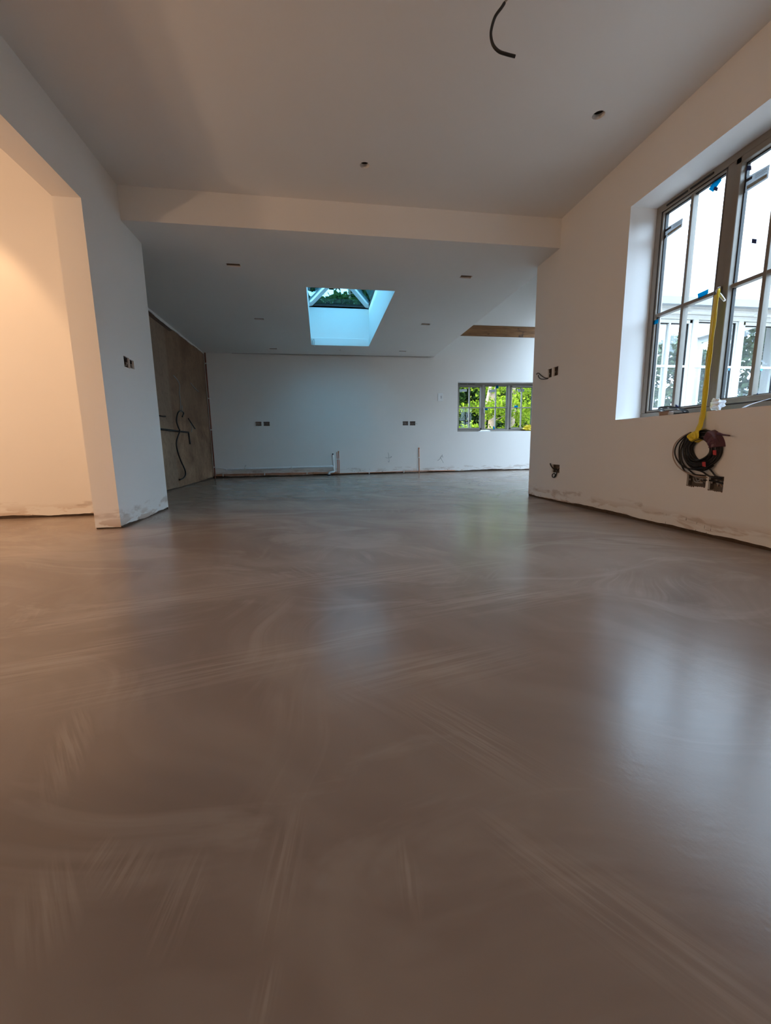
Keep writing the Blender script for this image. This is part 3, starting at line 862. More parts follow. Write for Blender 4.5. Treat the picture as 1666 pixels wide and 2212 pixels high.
e_ = empty('switch_plate', (2.556, YBK - .0005, 1.590), 0); tag(e_, 'white blank plate with a dark slot beside the cottage window', 'plate')
m = MB(); m.box((-.055, -.008, -.083), (.055, 0, .083), 'plastic_white', .003); m.build('plate', e_)
m = MB(); m.box((.012, -.0095, -.028), (.020, -.0075, .028), 'gasket'); m.build('slot', e_)

# ---------------------------------------------------------------- pipes on the back wall
def clip(parent, p, axis, n=2):
    m = MB(); x, y, z = p
    if axis == 'x': m.box((x - .012, y - .014, z - .012 - .012*n), (x + .012, YBK - .0005, z + .012 + .012*n), 'plastic_clip', .003)
    else: m.box((x - .012*n - .012, y - .014, z - .012), (x + .012*n + .012, YBK - .0005, z + .012), 'plastic_clip', .003)
    return m.build('pipe_clip', parent)


wp = empty('waste_pipe', (.262, YBK, 0)); tag(wp, 'white plastic waste pipe with elbow and open black mouth', 'pipe')
def wpath(name, pts, r, mat='plastic_white', seg=14):
    m = MB(); m.tube([(p[0] - .262, p[1] - YBK, p[2]) for p in pts], r, mat, seg); return m.build(name, wp)
yp = YBK - .052
wpath('long_run', [(-1.86, yp, .172), (.205, yp, .183)], .020)
wpath('elbow', spline([(.19, yp, .183), (.235, yp, .180), (.255, yp, .155), (.258, yp, .12)], 5), .025)
wpath('riser', [(.245, yp, .44), (.262, yp, .085)], .022)
wpath('swan_neck', spline([(.262, yp, .11), (.262, yp, .085), (.235, yp - .01, .068), (.18, yp - .014, .060), (.155, yp - .016, .04), (.152, yp - .016, .004)], 5), .0225)
wpath('floor_collar', [(.152, yp - .016, .002), (.152, yp - .016, .022)], .042, 'collar_blue', 18)
wpath('reducer', [(-1.87, yp, .172), (-1.90, yp, .180), (-1.94, yp, .196)], [.021, .019, .011])
wpath('thin_run', [(-1.93, yp, .194), (-2.02, yp, .205), (-2.075, yp, .204)], .010)
m = MB(); o_ = Vector((.245 - .262, yp - YBK, .43)); m.tube([o_, o_ + Vector((0, -.030, .006))], .021, 'plastic_white', 14); mo = m.build('open_socket', wp)
m = MB(); m.tube([o_ + Vector((0, -.0302, .006)), o_ + Vector((0, -.0312, .0062))], .016, 'gasket', 14); m.build('mouth', mo)
for x in (-1.52, -.6): 
    m = MB(); m.box((x - .262 - .012, -.074, .150), (x - .262 + .012, -.0005, .205), 'plastic_clip', .003); m.build('pipe_bracket', wp)
m = MB(); m.tube(spline([(-1.52 - .262, -.05, .195), (-1.515 - .262, -.05, .235), (-1.49 - .262, -.05, .24)], 4), .004, 'cable_grey', 6); m.build('wire_stub', wp)

def copper_thing(label, runs, clips=(), caps=()):
    a = empty('copper_pipe', (runs[0][0][0], YBK, 0)); tag(a, label, 'pipe')
    ox = runs[0][0][0]
    for pts in runs:
        m = MB(); m.tube([(p[0] - ox, p[1] - YBK, p[2]) for p in pts], .0078, 'copper', 10); m.build('pipe_length', a)
    for (x, z, ax) in clips:
        m = MB(); q = (.011, .026) if ax == 'x' else (.026, .011)
        m.box((x - ox - q[0], -.0225, z - q[1]), (x - ox + q[0], -.0005, z + q[1]), 'plastic_clip', .003); m.build('pipe_clip', a)
    for (x, z) in caps:
        m = MB(); m.tube([(x - ox, -.015, z - .012), (x - ox, -.015, z + .014)], .014, 'copper', 10); m.build('end_cap', a)
    return a


yc = YBK - .011
copper_thing('pair of copper pipes running low then rising beside waste pipe', [
    [(-2.09, yc, .070), (.1, yc, .060), (.330, yc, .058), (.338, yc, .066), (.338, yc, .30), (.330, yc, .475)],
    [(-2.09, yc, .048), (.1, yc, .038), (.362, yc, .036), (.370, yc, .044), (.370, yc, .30), (.366, yc, .482)]],
    clips=((-1.96, .058, 'x'), (-1.15, .055, 'x'), (-.3, .05, 'x'), (.354, .33, 'z')), caps=((.366, .482),))
copper_thing('single copper pipe along the wall foot rising to a capped end', [
    [(.372, yc - .001, .030), (1.2, yc, .034), (2.08, yc, .040)], [(2.090, yc, .003), (2.090, yc, .30), (2.086, yc, .515)], [(2.10, yc, .040), (2.9, yc, .030)]],
    clips=((1.0, .034, 'x'), (1.75, .037, 'x'), (2.089, .33, 'z')), caps=((2.086, .525),))
a = empty('corner_pipe', (XBL + .035, YBK - .03, 0)); tag(a, 'copper pipe climbing the corner of the stripped wall', 'pipe')
m = MB(); m.tube([(0, 0, .0), (0, 0, ZB - .002)], .0125, 'copper_dull', 10); m.build('pipe_length', a)
for z in (.22, .95, 1.55, 2.2):
    m = MB(); m.box((-.012, -.016, z - .011), (.03, .029, z + .011), 'plastic_clip', .003); m.build('pipe_clip', a)

# loose wires sticking out of the back wall
def tuft(loc, strands, label):
    a = empty('wire_tuft', loc); tag(a, label, 'wires')
    for pts in strands:
        m = MB(); m.tube(spline(pts, 5), .0038, 'cable_grey', 6); m.build('wire', a)
    return a


tuft((1.43, YBK, .345), [[(0, .01, 0), (-.01, -.05, .05), (-.03, -.07, .105)], [(0, .01, 0), (.02, -.05, -.01), (.05, -.07, .02)], [(0, .01, 0), (0, -.05, -.07), (-.01, -.06, -.10), (-.03, -.07, -.07)], [(0, .01, 0), (-.04, -.05, -.01), (-.08, -.06, .0)], [(.04, .01, .01), (.045, -.04, .02), (.05, -.05, .0)]],
     'tuft of loose grey wires between waste pipe and capped copper pipe')
tuft((2.575, YBK, .335), [[(0, .01, 0), (-.03, -.05, -.04), (-.09, -.07, -.08)], [(0, .01, .01), (.02, -.05, .03), (.01, -.06, .05)], [(0, .01, 0), (.0, -.05, -.05), (.04, -.07, -.13)], [(.01, .01, 0), (.03, -.04, .01), (.035, -.05, -.02)]],
     'tuft of loose grey wires below the white switch plate')
tuft((-.055, 7.762, 2.40), [[(0, 0, -.005), (-.005, -.004, .05), (.012, -.006, .10), (.025, -.006, .06), (.02, -.004, -.01), (.03, -.01, -.04)], [(-.02, 0, -.003), (-.022, -.004, .06), (-.018, -.004, .11)]],
     'thin wires dangling in the corner of the skylight well')

# ---------------------------------------------------------------- cables on the stripped wall
def zz(x, y): return (310 + x/4.806, 640 + y/4.806)
def onb(pts, off=.014): return [at(*zz(*p), 0, XBL + off) for p in pts]
def wall_cable(name, label, paths, cat='cable'):
    base = paths[0][0][0]; a = empty(name, base); tag(a, label, cat)
    for pts, r, mat, part in paths:
        m = MB(); m.tube([Vector(p) - Vector(base) for p in pts], r, mat, 8); m.build(part, a)
    return a


sb = onb([(404, 1250), (416, 1212), (392, 1190), (360, 1210), (344, 1290), (362, 1360), (376, 1400), (345, 1500), (350, 1590), (385, 1700), (428, 1795), (436, 1850), (415, 1888), (375, 1905)], .042)
wall_cable('hanging_cable', 'long black cable hanging in an S curve on the stripped wall', [
    (spline(sb, 6), .011, 'cable_black', 'sheath'), (spline(onb([(385, 1190), (384, 1090), (373, 1000), (376, 930), (360, 880), (312, 822)], .008), 5), .006, 'cable_grey', 'bare_wire'),
    (spline(onb([(404, 1195), (402, 1165), (400, 1132)], .008), 4), .006, 'cable_grey', 'bare_wire')])
wall_cable('conduit', 'straight black conduit with a right angle drop on the stripped wall', [
    (onb([(120, 1372), (185, 1380), (468, 1413)], .012), .014, 'gasket', 'level_run'), (onb([(468, 1413), (474, 1450), (485, 1535)], .012), .012, 'gasket', 'drop')])
wall_cable('wire_stub', 'short black wire stub beside the pier edge above the conduit', [(spline(onb([(165, 1240), (200, 1247), (228, 1247)], .01), 4), .009, 'gasket', 'sheath')])
wall_cable('wire_stub', 'slanting dark wire end right of the S shaped cable', [(spline(onb([(466, 1268), (500, 1320), (536, 1376)], .01), 4), .009, 'gasket', 'sheath'),
                                                                            (spline(onb([(490, 1320), (505, 1360), (498, 1410)], .01), 4), .006, 'cable_grey', 'bare_wire')])
wall_cable('wire_stub', 'pale bare wire slanting high on the stripped wall', [(spline(onb([(490, 900), (530, 950), (572, 990)], .008), 4), .0055, 'cable_grey', 'bare_wire')])

# ---------------------------------------------------------------- ceiling flex
YC_ = 2.125
cp = [at(u, v, 1, YC_) for u, v in [(1104, -14), (1093, 2), (1084, 16), (1070, 36), (1062, 62), (1061, 80), (1066, 98), (1078, 111), (1094, 117), (1113, 122)]]
cp[0].z = ZC; fp = spline(cp, 6)
a = empty('ceiling_flex', cp[0]); tag(a, 'black flex curling down from the front ceiling', 'cable')
m = MB(); m.tube([p - cp[0] for p in fp[8:]], .0068, 'cable_black', 8); m.build('sheath', a)
m = MB(); m.tube([p - cp[0] for p in fp[:10]], .0048, 'sheath_brown', 8); m.build('inner_core', a)

# ---------------------------------------------------------------- cable coil hanging from the yellow tape
cY, cZ = 2.162, .528
coil = empty('cable_coil', (XR, cY, cZ)); tag(coil, 'thick coil of black cable hung below the tall window', 'cable coil')
rc = random.Random(5)
def loop(r, cx, cz, dep, tilt, n=44, a0=0, a1=2*math.pi):
    return [(-dep - .006*math.sin(3*w + tilt), -(cx + (r + .002*math.sin(2*w + tilt))*math.cos(w)), cz + (r*.95 + .002*math.cos(3*w + tilt))*math.sin(w)) for w in [a0 + (a1 - a0)*k/n for k in range(n + 1)]]
for k in range(26):
    ring_ = k % 7; lay = k // 7
    m = MB(); m.tube(loop(.070 + .0082*ring_ + rc.uniform(-.002, .002), .004 + rc.uniform(-.003, .003), rc.uniform(-.003, .003), .010 + .0085*lay, rc.uniform(0, 6)), .0047, 'cable_black', 7)
    m.build('cable_turn', coil)
def wp_(u, v, off): p = at(u, v, 0, XR - off); return (p.x - XR, p.y - cY, p.z - cZ)
def zc(x, y): return (1440 + x/10.41, 900 + y/10.41)
loose = [[(560, 360), (420, 440), (260, 590), (190, 760), (215, 920), (330, 1080), (470, 1160), (640, 1190), (800, 1235), (980, 1345), (1120, 1420)],
         [(520, 400), (400, 500), (310, 640), (285, 800), (300, 980), (360, 1130), (430, 1240), (500, 1330)],
         [(500, 440), (400, 560), (330, 740), (335, 940), (390, 1080), (500, 1190), (620, 1290), (640, 1350)],
         [(540, 350), (330, 470), (190, 620), (145, 800), (165, 960), (250, 1110), (400, 1230), (560, 1300), (720, 1340), (860, 1380)],
         [(380, 700), (400, 900), (480, 1060), (600, 1160), (780, 1210), (950, 1170), (1060, 1100)],
         [(950, 1150), (1030, 1240), (1110, 1330), (1140, 1390)]]
for i, pts in enumerate(loose):
    m = MB(); q = [wp_(*zc(*p), .028 - .004*(i % 3)) for p in pts]
    if i not in (4,): q[-1] = (.012, q[-1][1], q[-1][2])
    m.tube(spline(q, 6), .0048 if i != 3 else .0036, 'cable_black' if i != 3 else 'sheath_brown', 7); m.build('loose_cable', coil)
def patch(name, a0, a1, r0_, r1_, dep, mat, seed):
    m = MB(); n = 12; r_ = random.Random(seed); top, bot = [], []
    g = []
    for k in range(n + 1):
        w = a0 + (a1 - a0)*k/n; row = []
        for j in range(7):
            r = r0_ + (r1_ - r0_)*j/6; bulge = dep + .010*math.sin(math.pi*j/6) + r_.uniform(-.003, .003)
            if j in (0, 6): bulge = .002
            row.append((-bulge, -(.004 + r*math.cos(w)), r*.95*math.sin(w)))
        g.append(row)
    vs = [p for row in g for p in row]
    m.mesh(vs, [(k*7 + j, k*7 + j + 1, (k + 1)*7 + j + 1, (k + 1)*7 + j) for k in range(n) for j in range(6)], mat)
    return m.build(name, coil)
patch('yellow_wrap', math.radians(88), math.radians(134), .060, .132, .046, 'tape_yellow', 2)
patch('film_wrap', math.radians(8), math.radians(66), .060, .133, .046, 'film_purple', 3)
m = MB(); m.tube(spline([wp_(1552, 937, .04), wp_(1562, 939, .05), wp_(1577, 941, .052)], 5), [.010, .009, .008, .007, .006, .005, .005, .0045, .004, .004, .003], 'film_purple', 7); m.build('film_twist', coil)
for i, (u, v) in enumerate(((1545, 978), (1522, 1003))):
    m = MB(); p = Vector(wp_(u, v, .05)); q = .011
    m.prism([p + Vector((0, -q, -q*1.3)), p + Vector((0, q*.6, -q)), p + Vector((0, q, q*1.2)), p + Vector((0, -q*.5, q*1.4))], (-.006, 0, 0), 'tape_red'); m.build('red_tag', coil)

# yellow tape from the window handle down over the sill edge to the coil
st = empty('yellow_tape', (XR, 2.19, ZS)); tag(st, 'bright yellow tape strung from window handle over the sill', 'tape')
def ribbon(name, pts, w, mat, parent, base, fold=.0):
    P = spline([Vector(p) - Vector(base) for p in pts], 6); m = MB(); n = len(P)
    rows = []
    for i, p in enumerate(P):
        ww = w*(1 - .10*math.sin(i*.9)); k = fold*math.sin(i*.45)
        rows.append([p + Vector((0, ww/2, 0)), p + Vector((-.003 - k, ww*.1, 0)), p + Vector((-.0005, -ww/2, 0))])
    vs = [v for r in rows for v in r] + [v + Vector((-.0012, 0, 0)) for r in rows for v in r]
    o3 = 3*n; fs = []
    for i in range(n - 1):
        for j in range(2):
            a_, b_, c_, d_ = i*3 + j, i*3 + j + 1, (i + 1)*3 + j + 1, (i + 1)*3 + j
            fs.append((a_, b_, c_, d_)); fs.append((d_ + o3, c_ + o3, b_ + o3, a_ + o3))
        for j in (0, 2):
            fs.append((i*3 + j, (i + 1)*3 + j, (i + 1)*3 + j + o3, i*3 + j + o3))
    m.mesh(vs, fs, mat); return m.build(name, parent)
tp = [(1549, 636, 2.470), (1541, 700, 2.437), (1533, 765, 2.400), (1526, 830, 2.355), (1520, 889, 2.304)]
main = [at(u, v, 0, x) for u, v, x in tp]
ribbon('taut_strip', main, .036, 'tape_yellow', st, st.location, .002)
ribbon('second_strip', [p + Vector((-.004, -.010 + .004*i, 0)) for i, p in enumerate(main)], .018, 'tape_yellow', st, st.location)
ribbon('lower_strip', [at(u, v, 0, x) for u, v, x in ((1520, 888, 2.303), (1517, 904, 2.294), (1512, 922, 2.280), (1503, 936, 2.262))], .036, 'tape_yellow', st, st.location, .001)
m = MB(); kb = main[0] - st.location
m.tube([(kb.x + .012*math.cos(w), kb.y - .01 + .012*math.cos(w*1.0)*.6, kb.z + .004 + .022*math.sin(w)) for w in [k*.45 for k in range(15)]], .006, 'tape_yellow', 6); m.build('knot', st)

# ---------------------------------------------------------------- bits stuck on glass
XG = XR + .215 + .028
def stuck(name, pix, ax, val, d, mat, label, cat, group):
    pts = [at(u, v, ax, val) for u, v in pix]; c = sum(pts, Vector())/len(pts)
    m = MB()
    if mat in ('tape_blue', 'label_card'): m.poly([p - c for p in pts], mat)
    else: m.prism([p - c for p in pts], d, mat)
    o = m.build(name, None, c); return tag(o, label, cat, group)


GT, GP = 'blue tape strips on the tall window', 'navy pads on the tall window glass'
stuck('blue_tape', [(1545, 388), (1558, 376), (1559, 390), (1541, 415), (1531, 409)], 0, XG - .004, (-.001, 0, 0), 'tape_blue', 'long blue tape slanting across a top pane corner beside the mullion', 'tape', GT)
stuck('blue_tape', [(1507, 635), (1531, 624), (1530, 634), (1509, 646)], 0, XG - .022, (-.001, 0, 0), 'tape_blue', 'blue tape with dark creases resting on the crossbar by the yellow tape', 'tape', GT)
stuck('blue_tape', [(1404, 696), (1423, 689), (1422, 698), (1404, 705)], 0, XG - .022, (-.001, 0, 0), 'tape_blue', 'blue tape at the plaster reveal end of the crossbar', 'tape', GT)
pads = [((1495, 444), 5, 0, 'navy pad high against the first vertical glazing bar'), ((1433, 487), 5, .2, 'navy pad at the reveal edge beside the product label'),
        ((1547, 408), 6, .3, 'navy pad just under the slanting blue tape'), ((1609, 370), 7, .5, 'navy diamond pad paired with a larger square above a label'),
        ((1619, 363), 7, 0, 'larger navy square pad touching a diamond pad'), ((1630, 521), 7, .1, 'navy pad below the label with a tiny speck beside it'),
        ((1588, 547), 6, .2, 'navy pad near the sash edge in the same tall pane'), ((1461, 879), 6, .6, 'navy diamond pad low above the black ring'),
        ((1638, 856), 7, .6, 'navy diamond pad low above the lilac film')]
for (u, v), r, a, lab in pads:
    q = [(u + r*math.cos(a + math.pi/4 + k*math.pi/2), v + r*math.sin(a + math.pi/4 + k*math.pi/2)) for k in range(4)]
    stuck('glass_pad', q, 0, XG - .004, (-.002, 0, 0), 'pad_navy', lab, 'pad', GP)

def product_label(pix, lab):
    """TL, TR, BR, BL pixels of a printed label on the inside of the glass"""
    c = [at(u, v, 0, XG - .003) for u, v in pix]; o = sum(c, Vector())/4
    e_ = empty('product_label', o); tag(e_, lab, 'label', 'product labels on the tall window')
    def q(s_, t_): return (c[0]*(1 - s_)*(1 - t_) + c[1]*s_*(1 - t_) + c[2]*s_*t_ + c[3]*(1 - s_)*t_) - o
    def rect(s0, s1, t0, t1, mat, name, k):
        m = MB(); m.poly([q(s0, t0) - Vector((k, 0, 0)), q(s1, t0) - Vector((k, 0, 0)), q(s1, t1) - Vector((k, 0, 0)), q(s0, t1) - Vector((k, 0, 0))], mat); m.build(name, e_)
    rect(0, 1, 0, 1, 'label_card', 'card', 0); rect(.06, .42, .12, .32, 'label_ink', 'printed_heading', .0006)
    for t_ in (.16, .26, .38):
        rect(.52, .93, t_, t_ + .035, 'label_ink', 'printed_line', .0006)
    rect(.04, .20, .66, .92, 'label_ink', 'printed_square', .0006); rect(.26, .95, .60, .86, 'label_tan', 'printed_band', .0006)
product_label([(1434, 496), (1476, 470), (1474, 490), (1431, 521)], 'grey printed label in the pane beside the plaster reveal')
product_label([(1601, 390), (1664, 354), (1660, 385), (1597, 425)], 'grey printed label below the paired navy pads')

YG = YBK + .168 + .026
GB = 'blue tape bits on the cottage window'
for pix, lab in (([(1072, 832), (1077, 832), (1077, 839), (1072, 839)], 'tiny blue tape on the top edge of the middle light'),
                 ([(1048, 882), (1054, 882), (1054, 886), (1048, 886)], 'tiny blue tape at the handle side of the middle crossbar'),
                 ([(1099, 884), (1105, 882), (1105, 887), (1099, 888)], 'tiny blue tape at the far side of the middle crossbar'),
                 ([(1111, 876), (1119, 876), (1119, 880), (1111, 880)], 'tiny blue tape above the crossbar of the light by the wall end'),
                 ([(1065, 921), (1068, 921), (1070, 929), (1066, 929)], 'tiny slanting blue tape low in the middle light')):
    stuck('blue_tape', pix, 1, YG - .022, (0, -.001, 0), 'tape_blue', lab, 'tape', GB)
for pix, lab in (([(993, 841), (1009, 840), (1009, 846), (993, 847)], 'white printed label in the handle side light of the cottage window'),
                 ([(1056, 842), (1070, 841), (1070, 847), (1056, 848)], 'grey printed label in the middle light of the cottage window'),
                 ([(1119, 840), (1133, 840), (1133, 846), (1119, 847)], 'grey printed label in the light nearest the wall end')):
    stuck('product_label', pix, 1, YG - .003, (0, -.001, 0), 'label_card', lab, 'label', 'printed labels on the cottage window')
GC = 'pale blue pads on the courtyard window'
for pix, lab in (([(1478, 778), (1490, 778), (1490, 782), (1478, 782)], 'flat pale blue strip above the courtyard crossbar'),
                 ([(1487, 791), (1491, 795), (1487, 799), (1484, 795)], 'pale blue pad under the courtyard crossbar, reveal side'),
                 ([(1481, 875), (1485, 879), (1480, 882), (1477, 878)], 'pale blue pad at the foot of a courtyard pane'),
                 ([(1577, 793), (1581, 798), (1577, 803), (1573, 798)], 'pale blue pad under the courtyard crossbar beside the yellow tape'),
                 ([(1645, 794), (1649, 798), (1645, 802), (1641, 798)], 'pale blue pad under the courtyard crossbar beyond the yellow tape')):
    stuck('glass_pad', pix, 1, YWO + .135, (0, -.002, 0), 'pad_blue', lab, 'pad', GC)

# ---------------------------------------------------------------- things on the sills
def crumple(name, loc, size, mat, label, cat, seed, rz=0):
    bm = bmesh.new(); bmesh.ops.create_icosphere(bm, subdivisions=3, radius=1); r_ = random.Random(seed)
    ph = [r_.uniform(0, 6) for _ in range(6)]
    for v in bm.verts:
        k = 1 + .28*math.sin(5*v.co.x + ph[0])*math.sin(6*v.co.y + ph[1]) + .22*math.sin(9*v.co.z + ph[2] + 4*v.co.x) + r_.uniform(-.07, .07)
        v.co = Vector((v.co.x*size[0]*k, v.co.y*size[1]*k, v.co.z*size[2]*k))
    lo = min(v.co.z for v in bm.verts)
    for v in bm.verts: v.co.z -= lo
    bm.verts.index_update(); m = MB(); m.mesh([v.co[:] for v in bm.verts], [[v.index for v in f.verts] for f in bm.faces], mat); bm.free()
    return tag(m.build(name, None, loc, rz), label, cat)


p = at(1545, 884, 0, 2.36); crumple('plastic_scrap', (2.37, p.y, ZS + .001), (.03, .034, .032), 'paper', 'crumpled white plastic scrap beside the yellow tape on the sill', 'scrap', 3)
m = MB(); q = [(0, .05, 0), (0, .02, .012), (.01, -.03, .026), (.02, -.06, .034)]
P = spline(q, 5)
for a_, b_ in zip(P, P[1:]):
    m.prism([a_ + Vector((-.014, 0, 0)), a_ + Vector((.014, 0, .004)), b_ + Vector((.014, 0, .004)), b_ + Vector((-.014, 0, 0))], (0, 0, .001), 'paper')
pq = at(1628, 874, 0, 2.36); o = m.build('film_strip', None, (2.36, pq.y, ZS + .004)); tag(o, 'lilac white film strip curling on the sill', 'film')
# black mounting ring propped on the sill
rg = empty('mounting_ring', (2.395, at(1454, 888, 0, 2.395).y, ZS + .003)); tag(rg, 'black perforated plastic ring propped on the window sill', 'ring')
m = MB(); n = 40; ro, ri = .090, .056; tl = math.radians(-17)
def rp(r, w, h): 
    x, y = r*math.cos(w), r*math.sin(w); return (x*math.cos(tl) - h*math.sin(tl), y, x*math.sin(tl) + h*math.cos(tl) + ro*abs(math.sin(tl)))
vs = []
for k in range(n):
    w = 2*math.pi*k/n; vs += [rp(ro, w, 0), rp(ri, w, 0), rp(ri, w, .006), rp(ro, w, .006)]
fs = [(k*4 + j, ((k + 1) % n)*4 + j, ((k + 1) % n)*4 + (j + 1) % 4, k*4 + (j + 1) % 4) for k in range(n) for j in range(4)]
m.mesh(vs, fs, 'gasket'); m.build('ring_body', rg)
for k in range(8):
    w = 2*math.pi*(k + .5)/8; m = MB(); m.tube([rp((ro + ri)/2, w, -.0006), rp((ro + ri)/2, w, .0066)], .007, 'plastic_white', 10); m.build('ring_hole', rg)
m = MB(); m.box((-.022, -.04, 0), (.022, .04, .024), 'sheath_brown', .004); m.prism([(-.022, -.045, .024), (.025, -.03, .024), (.02, .04, .026), (-.018, .045, .025)], (0, 0, .004), 'sheath_brown')
tag(m.build('cardboard_scrap', None, (2.345, rg.location.y, ZS + .001)), 'brown cardboard scrap propping the black ring on the sill', 'scrap')
# back window sill
pz = WIN_B[2]
m = MB(); m.box((-.115, -.05, 0), (.115, .05, .012), 'paper', .002); m.prism([(-.115, -.05, .012), (.115, -.05, .012), (.08, .05, .034), (-.06, .05, .030)], (0, 0, .003), 'paper')
tag(m.build('paper_stack', None, (3.60, YBK + .09, pz + .001)), 'white folded paper lying on the cottage window sill', 'paper')
crumple('yellow_bag', (4.66, YBK + .09, pz + .001), (.14, .06, .062), 'tape_yellow', 'yellow crumpled bag on the cottage window sill by the wall end', 'bag', 8)

# ---------------------------------------------------------------- lamps in the side room
def downlight(x, y, z, energy, ang, label, blend=.35):
    e_ = empty('downlight', (x, y, z)); tag(e_, label, 'ceiling light', 'downlights of the side room')
    m = MB(); n = 24
    a_ = [(math.cos(2*math.pi*k/n), math.sin(2*math.pi*k/n)) for k in range(n)]
    vs = [(c*.045, s_*.045, -.001) for c, s_ in a_] + [(c*.036, s_*.036, -.006) for c, s_ in a_] + [(c*.030, s_*.030, -.001) for c, s_ in a_]
    m.mesh(vs, [(j*n + k, j*n + (k + 1) % n, (j + 1)*n + (k + 1) % n, (j + 1)*n + k) for j in range(2) for k in range(n)], 'lamp_ring', True); m.build('bezel', e_)
    m = MB(); m.poly([(c*.028, s_*.028, -.0015) for c, s_ in a_], 'lamp_glow'); m.build('lamp_lens', e_)
    l = bpy.data.lights.new('downlight_beam', 'SPOT'); l.energy = energy; l.color = (1.0, .60, .31); l.spot_size = math.radians(ang); l.spot_blend = blend; l.shadow_soft_size = .03
    lo = bpy.data.objects.new('downlight_beam', l); COL.objects.link(lo); lo.parent = e_; lo.location = (0, 0, -.012)


downlight(-2.60, 3.52, 3.15, 38, 56, 'downlight close to the warm end wall')


def bulb(x, y, z, energy, label):
    e_ = empty('pendant_bulb', (x, y, z)); tag(e_, label, 'pendant light', 'bare bulbs of the side room')
    m = MB(); m.tube([(0, 0, .09), (0, 0, 3.15 - z)], .003, 'cable_grey', 6); m.build('flex', e_)
    m = MB(); m.tube([(0, 0, .045), (0, 0, .06), (0, 0, .095)], [.019, .019, .012], 'plastic_white', 12); m.build('lampholder', e_)
    m = MB(); m.tube([(0, 0, -.035), (0, 0, -.03), (0, 0, -.015), (0, 0, .01), (0, 0, .03), (0, 0, .045)], [.006, .016, .028, .030, .020, .014], 'lamp_glow', 14); m.build('globe', e_)
    l = bpy.data.lights.new('bulb_light', 'POINT'); l.energy = energy; l.color = (1.0, .66, .41); l.shadow_soft_size = .045
    lo = bpy.data.objects.new('bulb_light', l); COL.objects.link(lo); lo.parent = e_; lo.location = (0, 0, -.09)


bulb(-3.3, 2.3, 1.45, 18, 'bare bulb in the middle of the side room')
bulb(-2.9, .4, 1.45, 18, 'bare bulb at the near end of the side room')

# unseen work lamp added behind the camera as warm fill, bounced off the wall
wl = empty('work_lamp', (.2, -1.75, 0)); tag(wl, 'floor standing work lamp turned to the wall behind the camera', 'work lamp')
for k in range(3):
    w = 2*math.pi*k/3; m = MB(); m.tube([(0, 0, .95), (.42*math.cos(w), .42*math.sin(w), .01)], .012, 'steel', 8); m.build('leg', wl)
m = MB(); m.tube([(0, 0, .9), (0, 0, 1.3)], .014, 'steel', 10); m.build('mast', wl)
m = MB(); m.box((-.16, -.05, 1.28), (.16, .03, 1.52), 'gasket', .01); hd = m.build('lamp_head', wl)
m = MB(); m.poly([(-.14, -.0505, 1.30), (.14, -.0505, 1.30), (.14, -.0505, 1.50), (-.14, -.0505, 1.50)], 'lamp_glow'); m.build('lens', hd)
l = bpy.data.lights.new('work_light', 'SPOT'); l.energy = 34; l.color = (1.0, .79, .60); l.spot_size = math.radians(150); l.spot_blend = .6; l.shadow_soft_size = .12
lo = bpy.data.objects.new('work_light', l); COL.objects.link(lo); lo.parent = wl; lo.location = (0, -.08, 1.40)
lo.rotation_euler = Vector((0, -.75, .66)).to_track_quat('-Z', 'Y').to_euler()

# ---------------------------------------------------------------- outside
mb = MB(); mb.box((-60, -60, -.35), (90, 90, -.13), 'soil')
struct(mb.build('ground'), 'brown garden soil around the house')
mb = MB(); mb.box((XOUT, -8, -.128), (7.1, YWO, -.06), 'paving')
struct(mb.build('courtyard_paving'), 'pale paving of the courtyard outside the tall window')


def leaves(name, parent, n, fn, size, mat, seed, droop=.4):
    g = np.random.default_rng(seed)
    c = np.array([fn(g) for _ in range(n)], dtype=np.float32)
    nrm = g.normal(0, 1, (n, 3)) + np.array([0, -.3, .9]); nrm /= np.linalg.norm(nrm, axis=1)[:, None]
    t = g.normal(0, 1, (n, 3)) + np.array([0, 0, -droop]); t -= nrm*(t*nrm).sum(1)[:, None]; t /= np.linalg.norm(t, axis=1)[:, None]
    b = np.cross(nrm, t); s = g.uniform(.65, 1.25, (n, 1))*size
    V_ = np.stack([c - t*s*.5, c + b*s*.30 - nrm*s*.06, c + t*s*.5, c - b*s*.30 - nrm*s*.06], 1).reshape(-1, 3)
    me = bpy.data.meshes.new(name); me.vertices.add(4*n); me.vertices.foreach_set('co', V_.astype(np.float32).ravel())
    me.loops.add(4*n); me.loops.foreach_set('vertex_index', np.arange(4*n, dtype=np.int32))
    me.polygons.add(n); me.polygons.foreach_set('loop_start', np.arange(0, 4*n, 4, dtype=np.int32)); me.polygons.foreach_set('loop_total', np.full(n, 4, dtype=np.int32))
    me.update(calc_edges=True); me.validate()
    me.materials.append(MATS[mat]); o = bpy.data.objects.new(name, me); COL.objects.link(o); o.parent = parent
    o['kind'] = 'stuff'
    return o


